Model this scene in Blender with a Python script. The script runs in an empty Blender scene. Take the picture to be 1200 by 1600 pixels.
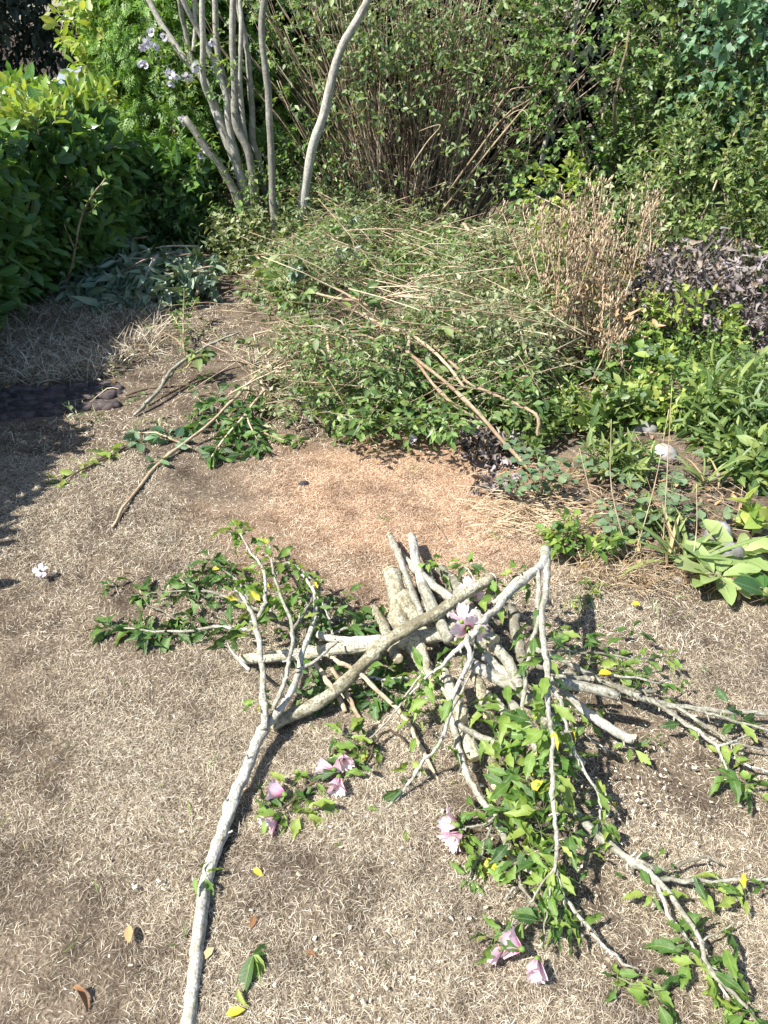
import bpy, math, random
import numpy as np
from mathutils import Matrix, Vector

rng = np.random.default_rng(7)
random.seed(7)
scene = bpy.context.scene
COL = scene.collection
R = math.radians

# ------------------------------------------------------------------ camera, sky, sun, exposure
CAM_H, PITCH, FOC = 1.6, R(33.0), 1202.0
cam_d = bpy.data.cameras.new('camera')
cam = bpy.data.objects.new('camera', cam_d)
COL.objects.link(cam)
cam.location = (0, 0, CAM_H)
cam.rotation_euler = (R(90) - PITCH, 0, 0)
cam_d.sensor_fit = 'VERTICAL'
cam_d.angle = 2 * math.atan(800 / FOC)
cam_d.clip_start = 0.05
cam_d.clip_end = 600
scene.camera = cam

SUN_EL, SUN_CAM = R(52), R(25)      # sun from the -x side, a little towards the camera
sun_dir = Vector((-math.cos(SUN_EL) * math.cos(SUN_CAM), -math.cos(SUN_EL) * math.sin(SUN_CAM), math.sin(SUN_EL)))
world = bpy.data.worlds.new('World')
scene.world = world
world.use_nodes = True
wn = world.node_tree.nodes
sky = wn.new('ShaderNodeTexSky')
sky.sky_type = 'NISHITA'
sky.sun_disc = False
sky.sun_elevation = SUN_EL
sky.sun_rotation = math.atan2(sun_dir.x, sun_dir.y) % (2 * math.pi)
world.node_tree.links.new(sky.outputs[0], wn['Background'].inputs[0])
wn['Background'].inputs[1].default_value = 0.1
sun_l = bpy.data.lights.new('sun', 'SUN')
sun_l.energy = 5.0
sun_l.angle = R(0.5)
sun_l.color = (1.0, 0.955, 0.88)
sun_o = bpy.data.objects.new('sun', sun_l)
COL.objects.link(sun_o)
sun_o.rotation_euler = (-sun_dir).to_track_quat('-Z', 'Y').to_euler()
sun_o.location = (-5, 0, 8)
scene.view_settings.view_transform = 'Standard'
scene.view_settings.look = 'None'
scene.view_settings.exposure = 1.2
scene.view_settings.gamma = 1
scene.cycles.max_bounces = 7
scene.cycles.diffuse_bounces = 4
scene.cycles.transmission_bounces = 4
scene.cycles.transparent_max_bounces = 4
scene.cycles.caustics_reflective = False
scene.cycles.caustics_refractive = False

# ------------------------------------------------------------------ pixel of the photograph -> point in the place
CP, SP = math.cos(PITCH), math.sin(PITCH)


def ray(u, v):
    a, b = (u - 600) / FOC, -(v - 800) / FOC
    return np.array([a, CP + b * SP, -SP + b * CP])


def gp(u, v, h=0.0):
    d = ray(u, v)
    t = (h - CAM_H) / d[2]
    return np.array([0, 0, CAM_H]) + d * t


def dp(u, v, Y):
    d = ray(u, v)
    return np.array([0, 0, CAM_H]) + d * (Y / d[1])


def depth(p):
    p = np.asarray(p, float)
    return p[..., 1] * CP - (p[..., 2] - CAM_H) * SP


def project(P):
    P = np.asarray(P, float)
    z = np.maximum(depth(P), 1e-3)
    b = (P[..., 1] * SP + (P[..., 2] - CAM_H) * CP) / z
    return 600 + FOC * P[..., 0] / z, 800 - FOC * b, z


# ------------------------------------------------------------------ mesh building
class MB:
    def __init__(self):
        self.V, self.L, self.S, self.U, self.n, self.nl = [], [], [], [], 0, 0

    def add(self, V, F, UV=None):
        V = np.asarray(V, float)
        loops = np.concatenate([np.asarray(f, int) for f in F]) + self.n
        tot = np.array([len(f) for f in F])
        st = np.concatenate([[0], np.cumsum(tot)[:-1]]) + self.nl
        self.V.append(V)
        self.L.append(loops)
        self.S.append(st)
        self.U.append(np.zeros((len(V), 2)) if UV is None else np.asarray(UV, float))
        self.n += len(V)
        self.nl += len(loops)

    def inst(self, tpl, M, T):
        K = len(T)
        if K == 0:
            return
        tv, lo, st, uv = tpl
        V = np.einsum('kij,nj->kni', M, tv) + T[:, None, :]
        self.V.append(V.reshape(-1, 3))
        self.L.append((lo[None] + len(tv) * np.arange(K)[:, None]).ravel() + self.n)
        self.S.append((st[None] + len(lo) * np.arange(K)[:, None]).ravel() + self.nl)
        self.U.append(np.tile(uv, (K, 1)))
        self.n += K * len(tv)
        self.nl += K * len(lo)

    def raw(self, V, loops, starts):
        self.V.append(V)
        self.L.append(loops + self.n)
        self.S.append(starts + self.nl)
        self.U.append(np.zeros((len(V), 2)))
        self.n += len(V)
        self.nl += len(loops)

    def mesh(self, name, mat, off=(0, 0, 0), smooth=True):
        me = bpy.data.meshes.new(name)
        V = np.concatenate(self.V) - np.asarray(off, float)
        L = np.concatenate(self.L).astype(np.int32)
        S = np.concatenate(self.S).astype(np.int32)
        U = np.concatenate(self.U)
        me.vertices.add(len(V))
        me.vertices.foreach_set('co', V.astype(np.float32).ravel())
        me.loops.add(len(L))
        me.loops.foreach_set('vertex_index', L)
        me.polygons.add(len(S))
        me.polygons.foreach_set('loop_start', S)
        me.polygons.foreach_set('use_smooth', np.full(len(S), smooth))
        uvl = me.uv_layers.new(name='uv')
        uvl.data.foreach_set('uv', U[L].astype(np.float32).ravel())
        me.materials.append(mat)
        me.update(calc_edges=True)
        return me


def tag(o, label=None, cat=None, group=None, kind=None):
    if label:
        o['label'] = label
    if cat:
        o['category'] = cat
    if group:
        o['group'] = group
    if kind:
        o['kind'] = kind
    return o


def link(name, data, loc=(0, 0, 0), parent=None):
    o = bpy.data.objects.new(name, data)
    COL.objects.link(o)
    o.location = loc
    if parent is not None:
        o.parent = parent
    return o


def thing(name, label, cat, loc, group=None, kind=None):
    return tag(link(name, None, loc), label, cat, group, kind)


def wloc(o):                       # world place of an object whose ancestors are only moved, never turned
    p = np.array(o.location)
    while o.parent is not None:
        o = o.parent
        p = p + np.array(o.location)
    return p


def put(mb, name, mat, root=None, at=None, smooth=True, kind=None):
    at = np.array(at if at is not None else (wloc(root) if root is not None else (0, 0, 0)), float)
    me = mb.mesh(name, mat, at, smooth)
    o = link(name, me, at - (wloc(root) if root is not None else 0), root)
    if kind:
        o['kind'] = kind
    return o


def tpl_of(V, F, UV=None):
    V = np.asarray(V, float)
    lo = np.concatenate([np.asarray(f, int) for f in F])
    tot = np.array([len(f) for f in F])
    st = np.concatenate([[0], np.cumsum(tot)[:-1]])
    return V, lo, st, (V[:, :2].copy() if UV is None else np.asarray(UV, float))


# ------------------------------------------------------------------ leaf shapes: base at 0, length 1 along +y, upper side +z
def leaf_tpl(edge, ts=None, fold=0.25, curl=0.15, wave=0.0, twist=0.0):
    """edge: list of (x, y) from base to tip (first and last on the midrib)"""
    n = len(edge)
    V, UV = [], []

    def bend(x, y):
        z = fold * abs(x) - curl * y * y + wave * math.sin(y * 17 + (2 if x > 0 else 0)) * abs(x)
        xx = x * math.cos(twist * y) - z * math.sin(twist * y)
        zz = x * math.sin(twist * y) + z * math.cos(twist * y)
        yy = y * (1 - 0.18 * abs(curl) * y)
        return (xx, yy, zz)

    ys = np.linspace(edge[0][1], edge[-1][1], n)
    mid, le, ri = [], [], []
    for i, (x, y) in enumerate(edge):
        my = ys[i] if ts is None else ts[i]
        mid.append(len(V)); V.append(bend(0, my)); UV.append((0, my))
        if 0 < i < n - 1:
            le.append(len(V)); V.append(bend(-x, y)); UV.append((-x, y))
            ri.append(len(V)); V.append(bend(x, y)); UV.append((x, y))
        else:
            le.append(mid[-1]); ri.append(mid[-1])
    F = []
    for i in range(n - 1):
        for (a, b, flip) in ((le, mid, 0), (mid, ri, 0)):
            f = [a[i], b[i], b[i + 1], a[i + 1]]
            g = []
            for q in f:
                if q not in g:
                    g.append(q)
            if len(g) >= 3:
                F.append(g)
    return tpl_of(V, F, UV)


E_LAUREL = [(0, 0), (.12, .12), (.2, .36), (.215, .6), (.15, .84), (0, 1)]
E_SMALL = [(0, 0), (.22, .3), (.2, .65), (0, 1)]
E_ROUND = [(0, 0), (.36, .25), (.36, .6), (0, 1)]
E_HEART = [(0, .06), (.38, .04), (.42, .35), (.2, .75), (0, 1)]
E_LANCE = [(0, 0), (.085, .25), (.1, .5), (.06, .8), (0, 1)]
E_HIB = [(0, 0), (.08, .14), (.15, .34), (.235, .58), (.13, .58), (.145, .72), (.08, .77), (.07, .89), (0, 1)]
E_HIB2 = [(0, 0), (.07, .12), (.15, .3), (.185, .48), (.13, .56), (.13, .7), (.07, .8), (0, 1)]
E_BROAD = [(0, 0), (.07, .08), (.16, .25), (.2, .5), (.17, .75), (.08, .92), (0, 1)]
E_STRAP = [(0, 0), (.03, .2), (.034, .5), (.028, .8), (0, 1)]
E_FAN = [(0, 0), (.2, .3), (.45, .62), (.4, .86), (.2, .98), (0, .93)]

LAUREL = [leaf_tpl(E_LAUREL, fold=.3, curl=c, wave=w) for c, w in ((.12, .1), (.25, .25), (-.05, .15))]
E_WILT = [(0, 0), (.085, .12), (.135, .36), (.14, .6), (.09, .84), (0, 1)]
WILT = [leaf_tpl(E_WILT, fold=f, curl=c, wave=.5, twist=t) for f, c, t in ((1.1, .5, .5), (1.5, .35, -.7), (.9, .7, .3))]
SMALL = [leaf_tpl(E_SMALL, fold=.3, curl=c) for c in (.1, .3)]
ROUND = [leaf_tpl(E_ROUND, fold=.2, curl=c) for c in (.1, .3)]
HEART = [leaf_tpl(E_HEART, fold=.2, curl=c) for c in (.15, .35)]
LANCE = [leaf_tpl(E_LANCE, fold=.4, curl=c, twist=t) for c, t in ((.15, .2), (.4, -.4))]
HIB = [leaf_tpl(E_HIB, fold=.45, curl=.3, wave=.5), leaf_tpl(E_HIB2, fold=.6, curl=.5, wave=.6, twist=.5),
       leaf_tpl(E_HIB, fold=.9, curl=.7, wave=.6, twist=-.4), leaf_tpl(E_HIB2, fold=.3, curl=.15, wave=.5), leaf_tpl(E_HIB, fold=.7, curl=.1, wave=.8, twist=.6)]
BROAD = [leaf_tpl(E_BROAD, fold=.3, curl=c, wave=.25) for c in (.25, .45, .1)]
STRAP = [leaf_tpl(E_STRAP, fold=.5, curl=c, twist=t) for c, t in ((.35, .3), (.6, -.3))]
DEAD = [leaf_tpl(E_BROAD, fold=f, curl=c, wave=1.2, twist=t) for f, c, t in ((1.3, .9, 1.2), (.9, 1.2, -1.5), (1.6, .5, 2.0))]
FAN = [leaf_tpl(E_FAN, fold=.35, curl=c) for c in (.1, .25)]


LOW = {}
for hi, e in ((SMALL, [(0, 0), (.23, .45), (0, 1)]), (ROUND, [(0, 0), (.37, .42), (0, 1)]), (LAUREL, [(0, 0), (.17, .25), (.21, .65), (0, 1)]), (HEART, [(0, .06), (.42, .2), (0, 1)]), (LANCE, [(0, 0), (.11, .4), (0, 1)])):
    for k, t in enumerate(hi):
        LOW[id(t)] = leaf_tpl(e, fold=.3, curl=(.12, .32, .2)[k])


def frond_tpl(n=9, curl=.25):
    """a flat conifer spray: rachis with side shoots, each a narrow leaf pair"""
    V, F, UV = [], [], []
    def q(p, d, l, w):
        d = np.array(d) / np.linalg.norm(d)
        s = np.array([d[1], -d[0], 0])
        pts = [p - s * w * .5, p + d * l * .45 - s * w, p + d * l, p + d * l * .45 + s * w, ]
        b = len(V)
        for z in pts:
            z = np.array(z); z[2] -= curl * z[1] ** 2 + .25 * abs(z[0]) ** 1.5
            V.append(z); UV.append((z[0], z[1]))
        F.append([b, b + 3, b + 2, b + 1])
    for i in range(n):
        t = .08 + .9 * i / n
        l = .42 * (1 - t) ** .7 + .1
        for s in (-1, 1):
            p = np.array([0, t + .03 * s, 0])
            d = np.array([s * .8, .75, 0])
            q(p, d, l, .045)
            if l > .34:
                q(p + d * l * .4, np.array([s * .35, 1, 0]), l * .5, .04)
    q(np.array([0, 0, 0.]), np.array([0, 1, 0.]), 1.0, .03)
    return tpl_of(V, F, UV)


FROND = [frond_tpl(5, .25), frond_tpl(4, .5)]


# ------------------------------------------------------------------ materials
def nodes(name):
    m = bpy.data.materials.new(name)
    m.use_nodes = True
    nt = m.node_tree
    return m, nt, nt.nodes, nt.links, nt.nodes['Principled BSDF']


def ramp(N, stops, interp='LINEAR'):
    r = N.new('ShaderNodeValToRGB')
    r.color_ramp.interpolation = interp
    e = r.color_ramp.elements
    while len(e) > 1:
        e.remove(e[0])
    e[0].position = stops[0][0]; e[0].color = (*stops[0][1], 1)
    for p, c in stops[1:]:
        x = e.new(p); x.color = (*c, 1)
    return r


def rnd_value(N, Lk):
    g = N.new('ShaderNodeNewGeometry')
    oi = N.new('ShaderNodeObjectInfo')
    a = N.new('ShaderNodeMath'); a.operation = 'ADD'
    Lk.new(g.outputs['Random Per Island'], a.inputs[0]); Lk.new(oi.outputs['Random'], a.inputs[1])
    f = N.new('ShaderNodeMath'); f.operation = 'FRACT'
    Lk.new(a.outputs[0], f.inputs[0])
    return f.outputs[0], g


def mixrgb(N, Lk, fac, a, b, mode='MIX'):
    m = N.new('ShaderNodeMix'); m.data_type = 'RGBA'; m.blend_type = mode
    for sock, val in ((m.inputs[0], fac), (m.inputs[6], a), (m.inputs[7], b)):
        if hasattr(val, 'is_linked') or hasattr(val, 'links'):
            Lk.new(val, sock)
        elif isinstance(val, (int, float)):
            sock.default_value = val
        else:
            sock.default_value = (*val, 1)
    return m.outputs[2]


def mathn(N, Lk, op, a, b=None, clamp=False):
    m = N.new('ShaderNodeMath'); m.operation = op; m.use_clamp = clamp
    for s, v in ((m.inputs[0], a), (m.inputs[1], b)):
        if v is None:
            continue
        if isinstance(v, (int, float)):
            s.default_value = v
        else:
            Lk.new(v, s)
    return m.outputs[0]


def leaf_mat(name, cols, rough=.45, trans=.35, tint=(1.3, 1.25, .5), back=1.35, vein=0.35, spec=.5):
    m, nt, N, Lk, P = nodes(name)
    rv, g = rnd_value(N, Lk)
    k = len(cols)
    cr = ramp(N, [(i / (k - 1) if k > 1 else 0, c) for i, c in enumerate(cols)])
    Lk.new(rv, cr.inputs[0])
    tc = N.new('ShaderNodeTexCoord')
    sep = N.new('ShaderNodeSeparateXYZ'); Lk.new(tc.outputs['UV'], sep.inputs[0])
    ax = mathn(N, Lk, 'ABSOLUTE', sep.outputs[0])
    mid = mathn(N, Lk, 'LESS_THAN', ax, .014)
    # side veins
    yv = mathn(N, Lk, 'SUBTRACT', sep.outputs[1], mathn(N, Lk, 'MULTIPLY', ax, .9))
    sv = mathn(N, Lk, 'SINE', mathn(N, Lk, 'MULTIPLY', yv, 55.0))
    sv = mathn(N, Lk, 'MULTIPLY', mathn(N, Lk, 'GREATER_THAN', sv, .9), .35)
    vv = mathn(N, Lk, 'MULTIPLY', mathn(N, Lk, 'MAXIMUM', mid, sv), vein)
    nz = N.new('ShaderNodeTexNoise'); nz.inputs['Scale'].default_value = 60
    Lk.new(tc.outputs['Object'], nz.inputs['Vector'])
    base = mixrgb(N, Lk, vv, cr.outputs[0], (.42, .5, .2))
    base = mixrgb(N, Lk, mathn(N, Lk, 'MULTIPLY', nz.outputs[0], .3), base, mixrgb(N, Lk, 1.0, base, (.5, .5, .4), 'MULTIPLY'))
    bk = mixrgb(N, Lk, 1.0, base, (back, back * .97, back * 1.15), 'MULTIPLY')
    col = mixrgb(N, Lk, g.outputs['Backfacing'], base, bk)
    Lk.new(col, P.inputs['Base Color'])
    P.inputs['Roughness'].default_value = rough
    P.inputs['Specular IOR Level'].default_value = spec
    bp = N.new('ShaderNodeBump'); bp.inputs['Strength'].default_value = .25; bp.inputs['Distance'].default_value = .004
    Lk.new(mathn(N, Lk, 'ADD', nz.outputs[0], vv), bp.inputs['Height'])
    Lk.new(bp.outputs[0], P.inputs['Normal'])
    tr = N.new('ShaderNodeBsdfTranslucent')
    Lk.new(mixrgb(N, Lk, 1.0, base, tint, 'MULTIPLY'), tr.inputs[0])
    mx = N.new('ShaderNodeMixShader'); mx.inputs[0].default_value = trans
    Lk.new(P.outputs[0], mx.inputs[1]); Lk.new(tr.outputs[0], mx.inputs[2])
    Lk.new(mx.outputs[0], N['Material Output'].inputs[0])
    return m


def bark_mat(name, cols, scale=1.0, spots=(.05, .045, .035), spot_amt=.5, rough=.85, bump=.9):
    m, nt, N, Lk, P = nodes(name)
    tc = N.new('ShaderNodeTexCoord')
    oi = N.new('ShaderNodeObjectInfo')
    geo = N.new('ShaderNodeNewGeometry')
    n1 = N.new('ShaderNodeTexNoise'); n1.inputs['Scale'].default_value = 26 * scale; n1.inputs['Detail'].default_value = 6
    n2 = N.new('ShaderNodeTexNoise'); n2.inputs['Scale'].default_value = 160 * scale; n2.inputs['Detail'].default_value = 3
    n3 = N.new('ShaderNodeTexNoise'); n3.inputs['Scale'].default_value = 6 * scale; n3.inputs['Detail'].default_value = 2
    for n in (n2, n3):
        Lk.new(geo.outputs['Position'], n.inputs['Vector'])
    mp = N.new('ShaderNodeMapping'); mp.inputs['Scale'].default_value = (2.2, 1.0, 1.0)
    Lk.new(tc.outputs['UV'], mp.inputs['Vector'])
    va = N.new('ShaderNodeVectorMath'); va.operation = 'ADD'
    cb = N.new('ShaderNodeCombineXYZ'); Lk.new(oi.outputs['Random'], cb.inputs[2])
    Lk.new(mp.outputs[0], va.inputs[0]); Lk.new(cb.outputs[0], va.inputs[1])
    n1.inputs['Scale'].default_value = 30 * scale
    Lk.new(va.outputs[0], n1.inputs['Vector'])
    vo = N.new('ShaderNodeTexVoronoi'); vo.inputs['Scale'].default_value = 55 * scale
    Lk.new(geo.outputs['Position'], vo.inputs['Vector'])
    rv = mathn(N, Lk, 'FRACT', mathn(N, Lk, 'ADD', geo.outputs['Random Per Island'], oi.outputs['Random']))
    fac = mathn(N, Lk, 'ADD', mathn(N, Lk, 'MULTIPLY', n1.outputs[0], .75), mathn(N, Lk, 'MULTIPLY', mathn(N, Lk, 'SUBTRACT', rv, .5), .35))
    fac = mathn(N, Lk, 'ADD', fac, mathn(N, Lk, 'MULTIPLY', mathn(N, Lk, 'SUBTRACT', n3.outputs[0], .4), .5))
    k = len(cols)
    fac = mathn(N, Lk, 'ADD', fac, mathn(N, Lk, 'MULTIPLY', mathn(N, Lk, 'SUBTRACT', vo.outputs['Distance'], .45), .3))
    cr = ramp(N, [(.25 + .42 * i / (k - 1), c) for i, c in enumerate(cols)])
    Lk.new(fac, cr.inputs[0])
    sp = ramp(N, [(.5, (0, 0, 0)), (.62, (1, 1, 1))])
    Lk.new(mathn(N, Lk, 'ADD', mathn(N, Lk, 'MULTIPLY', n2.outputs[0], .75), mathn(N, Lk, 'MULTIPLY', n1.outputs[0], .28)), sp.inputs[0])
    col = mixrgb(N, Lk, mathn(N, Lk, 'MULTIPLY', sp.outputs[0], spot_amt), cr.outputs[0], spots)
    Lk.new(col, P.inputs['Base Color'])
    P.inputs['Roughness'].default_value = rough
    P.inputs['Specular IOR Level'].default_value = .25
    bp = N.new('ShaderNodeBump'); bp.inputs['Strength'].default_value = bump; bp.inputs['Distance'].default_value = .004
    Lk.new(mathn(N, Lk, 'SUBTRACT', mathn(N, Lk, 'MULTIPLY', n1.outputs[0], 1.6), mathn(N, Lk, 'MULTIPLY', n2.outputs[0], .5)), bp.inputs['Height'])
    Lk.new(bp.outputs[0], P.inputs['Normal'])
    return m


def plain_mat(name, cols, scale=30, rough=.8, bump=.3, spec=.3, metal=0.0):
    m, nt, N, Lk, P = nodes(name)
    geo = N.new('ShaderNodeNewGeometry')
    oi = N.new('ShaderNodeObjectInfo')
    n = N.new('ShaderNodeTexNoise'); n.inputs['Scale'].default_value = scale; n.inputs['Detail'].default_value = 6
    Lk.new(geo.outputs['Position'], n.inputs['Vector'])
    rv = mathn(N, Lk, 'FRACT', mathn(N, Lk, 'ADD', geo.outputs['Random Per Island'], oi.outputs['Random']))
    fac = mathn(N, Lk, 'ADD', n.outputs[0], mathn(N, Lk, 'MULTIPLY', mathn(N, Lk, 'SUBTRACT', rv, .5), .45))
    k = len(cols)
    cr = ramp(N, [(.28 + .44 * i / max(1, k - 1), c) for i, c in enumerate(cols)])
    Lk.new(fac, cr.inputs[0])
    Lk.new(cr.outputs[0], P.inputs['Base Color'])
    P.inputs['Roughness'].default_value = rough
    P.inputs['Specular IOR Level'].default_value = spec
    P.inputs['Metallic'].default_value = metal
    bp = N.new('ShaderNodeBump'); bp.inputs['Strength'].default_value = bump; bp.inputs['Distance'].default_value = .006
    Lk.new(n.outputs[0], bp.inputs['Height'])
    Lk.new(bp.outputs[0], P.inputs['Normal'])
    return m


MAT = {}
MAT['laurel'] = leaf_mat('laurel_leaf', [(.045, .115, .038), (.075, .175, .045), (.11, .235, .055), (.18, .31, .07)], rough=.28, trans=.38, vein=.25)
MAT['wilt'] = leaf_mat('wilted_laurel_leaf', [(.1, .165, .105), (.16, .235, .155), (.24, .31, .215)], rough=.5, trans=.15, vein=.3, back=1.6)
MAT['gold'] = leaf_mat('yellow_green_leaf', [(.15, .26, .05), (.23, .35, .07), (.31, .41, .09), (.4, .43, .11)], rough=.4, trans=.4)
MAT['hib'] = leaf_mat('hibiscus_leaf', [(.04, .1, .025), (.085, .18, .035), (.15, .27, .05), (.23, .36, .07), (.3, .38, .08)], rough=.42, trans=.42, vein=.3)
MAT['hiby'] = leaf_mat('yellowing_leaf', [(.5, .45, .04), (.62, .52, .05), (.36, .42, .06)], rough=.5, trans=.35, tint=(1.2, 1.1, .4))
MAT['small'] = leaf_mat('privet_leaf', [(.045, .1, .03), (.08, .16, .04), (.13, .24, .055), (.21, .33, .075)], rough=.4, trans=.33)
MAT['pale'] = leaf_mat('pale_leaf', [(.07, .14, .05), (.12, .2, .07), (.19, .28, .1), (.27, .34, .13)], rough=.45, trans=.35)
MAT['ivy'] = leaf_mat('blue_green_leaf', [(.05, .12, .07), (.085, .18, .1), (.13, .25, .13), (.17, .31, .15)], rough=.4, trans=.3)
MAT['cyp'] = leaf_mat('cypress_spray', [(.07, .16, .03), (.11, .23, .035), (.17, .32, .045), (.23, .37, .055)], rough=.5, trans=.35, vein=0)
MAT['brush'] = leaf_mat('cut_brush_leaf', [(.07, .115, .045), (.13, .18, .075), (.2, .25, .115), (.29, .33, .17), (.4, .4, .24)], rough=.5, trans=.3, back=1.5)
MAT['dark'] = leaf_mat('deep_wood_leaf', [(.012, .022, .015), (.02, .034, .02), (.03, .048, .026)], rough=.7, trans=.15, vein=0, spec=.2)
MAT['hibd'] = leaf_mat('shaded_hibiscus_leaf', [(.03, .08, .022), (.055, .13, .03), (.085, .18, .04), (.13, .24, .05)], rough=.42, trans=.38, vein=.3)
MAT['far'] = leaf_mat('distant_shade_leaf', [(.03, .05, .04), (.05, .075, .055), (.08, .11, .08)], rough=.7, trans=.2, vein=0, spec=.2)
MAT['bed'] = leaf_mat('bed_leaf', [(.055, .115, .035), (.1, .175, .045), (.17, .25, .07), (.29, .35, .11)], rough=.45, trans=.35)
MAT['broad'] = leaf_mat('broad_leaf', [(.2, .29, .1), (.27, .37, .13), (.36, .43, .17)], rough=.5, trans=.3, vein=.4)
MAT['colum'] = leaf_mat('columbine_leaf', [(.085, .15, .075), (.13, .2, .1), (.19, .26, .13)], rough=.55, trans=.25, vein=.2)
MAT['dead'] = leaf_mat('withered_leaf', [(.055, .045, .04), (.11, .092, .085), (.18, .155, .145), (.3, .27, .255), (.24, .17, .1)], rough=.8, trans=.15, tint=(1, .95, .8), vein=.1)
MAT['tan'] = leaf_mat('dry_tan_leaf', [(.3, .19, .09), (.42, .29, .14), (.52, .4, .22)], rough=.8, trans=.2, tint=(1.1, 1, .7), vein=.2)
MAT['brown'] = leaf_mat('brown_leaf', [(.2, .085, .035), (.3, .14, .06)], rough=.7, trans=.15, tint=(1.1, .9, .6), vein=.3)
MAT['bark'] = bark_mat('pale_grey_bark', [(.16, .15, .11), (.26, .25, .195), (.36, .345, .285), (.46, .445, .39)], spot_amt=.5)
MAT['moss'] = bark_mat('mossy_bark', [(.17, .15, .095), (.3, .275, .19), (.41, .385, .28), (.5, .475, .37)], spot_amt=.65)
MAT['trunk'] = bark_mat('standing_bark', [(.19, .18, .15), (.28, .265, .22), (.37, .355, .3), (.44, .43, .38)], scale=.7, spot_amt=.3)
MAT['stick'] = bark_mat('tan_stick_bark', [(.24, .17, .105), (.36, .28, .185), (.5, .41, .29)], spot_amt=.25)
MAT['twig'] = bark_mat('twig_bark', [(.12, .085, .055), (.27, .2, .13), (.42, .33, .22), (.56, .47, .34)], scale=.6, spot_amt=.15)
MAT['brownstem'] = bark_mat('brown_stem_bark', [(.12, .085, .056), (.24, .175, .118), (.37, .29, .2), (.5, .42, .31)], scale=.6, spot_amt=.2)
MAT['darkstick'] = bark_mat('dark_stick_bark', [(.07, .05, .035), (.13, .095, .065), (.2, .15, .1)], spot_amt=.3)
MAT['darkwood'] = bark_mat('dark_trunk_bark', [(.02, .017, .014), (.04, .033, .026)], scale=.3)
MAT['cut'] = plain_mat('fresh_cut_wood', [(.55, .45, .27), (.68, .58, .39)], scale=90, rough=.8)
MAT['chip'] = plain_mat('wood_chip', [(.5, .4, .26), (.66, .57, .42), (.75, .69, .56)], scale=40)
MAT['stone'] = plain_mat('weathered_stone', [(.16, .155, .15), (.3, .295, .28), (.46, .45, .43)], scale=25, bump=.8)
MAT['darkstone'] = plain_mat('dark_stone', [(.02, .02, .022), (.05, .05, .055)], scale=60)
MAT['paver'] = plain_mat('dark_paver', [(.032, .026, .026), (.06, .048, .047), (.095, .078, .074)], scale=45, bump=.6, rough=.9)
MAT['stem'] = plain_mat('green_stem', [(.1, .15, .05), (.17, .2, .08)], scale=50)
MAT['straw'] = plain_mat('straw_stem', [(.31, .21, .125), (.45, .34, .215), (.6, .5, .35)], scale=14)
MAT['pod'] = plain_mat('seed_pod', [(.2, .135, .085), (.36, .265, .17), (.52, .42, .29)], scale=14)
MAT['calyx'] = plain_mat('calyx', [(.1, .19, .04), (.17, .27, .06)], scale=80, rough=.6)
MAT['paint'] = plain_mat('pale_car_paint', [(.5, .58, .66), (.55, .63, .7)], scale=3, rough=.3, bump=0, spec=.6)
MAT['tyre'] = plain_mat('tyre_rubber', [(.02, .02, .02), (.03, .03, .03)], scale=20)
MAT['glass'] = plain_mat('dark_window_glass', [(.02, .03, .035), (.03, .04, .045)], scale=3, rough=.1, bump=0, spec=.8)
MAT['earth'] = plain_mat('bank_earth', [(.05, .035, .025), (.1, .07, .05)], scale=3, rough=.95)


def petal_mat():
    m, nt, N, Lk, P = nodes('pink_petal')
    tc = N.new('ShaderNodeTexCoord')
    sep = N.new('ShaderNodeSeparateXYZ'); Lk.new(tc.outputs['UV'], sep.inputs[0])
    nz = N.new('ShaderNodeTexNoise'); nz.inputs['Scale'].default_value = 9
    Lk.new(tc.outputs['UV'], nz.inputs['Vector'])
    rv, g = rnd_value(N, Lk)
    ax = mathn(N, Lk, 'ABSOLUTE', sep.outputs[0])
    t = mathn(N, Lk, 'ADD', sep.outputs[1], mathn(N, Lk, 'MULTIPLY', ax, 1.0))
    t = mathn(N, Lk, 'ADD', t, mathn(N, Lk, 'MULTIPLY', mathn(N, Lk, 'SUBTRACT', nz.outputs[0], .5), .25))
    cr = ramp(N, [(.1, (.42, .03, .13)), (.27, (.72, .16, .32)), (.46, (.84, .46, .58)), (.8, (.87, .64, .71))])
    Lk.new(t, cr.inputs[0])
    st = mathn(N, Lk, 'SINE', mathn(N, Lk, 'MULTIPLY', sep.outputs[0], 60.0))
    col = mixrgb(N, Lk, mathn(N, Lk, 'MULTIPLY', mathn(N, Lk, 'GREATER_THAN', st, .7), .25), cr.outputs[0], (.7, .3, .5))
    col = mixrgb(N, Lk, mathn(N, Lk, 'MULTIPLY', rv, .4), col, (.88, .8, .83))
    Lk.new(col, P.inputs['Base Color'])
    P.inputs['Roughness'].default_value = .6
    tr = N.new('ShaderNodeBsdfTranslucent'); Lk.new(col, tr.inputs[0])
    mx = N.new('ShaderNodeMixShader'); mx.inputs[0].default_value = .4
    Lk.new(P.outputs[0], mx.inputs[1]); Lk.new(tr.outputs[0], mx.inputs[2])
    Lk.new(mx.outputs[0], N['Material Output'].inputs[0])
    return m


MAT['petal'] = petal_mat()
MAT['white'] = leaf_mat('white_petal', [(.72, .7, .74), (.82, .8, .82), (.8, .72, .76)], rough=.6, trans=.35, tint=(1, 1, 1), back=1.0, vein=.1)


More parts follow.
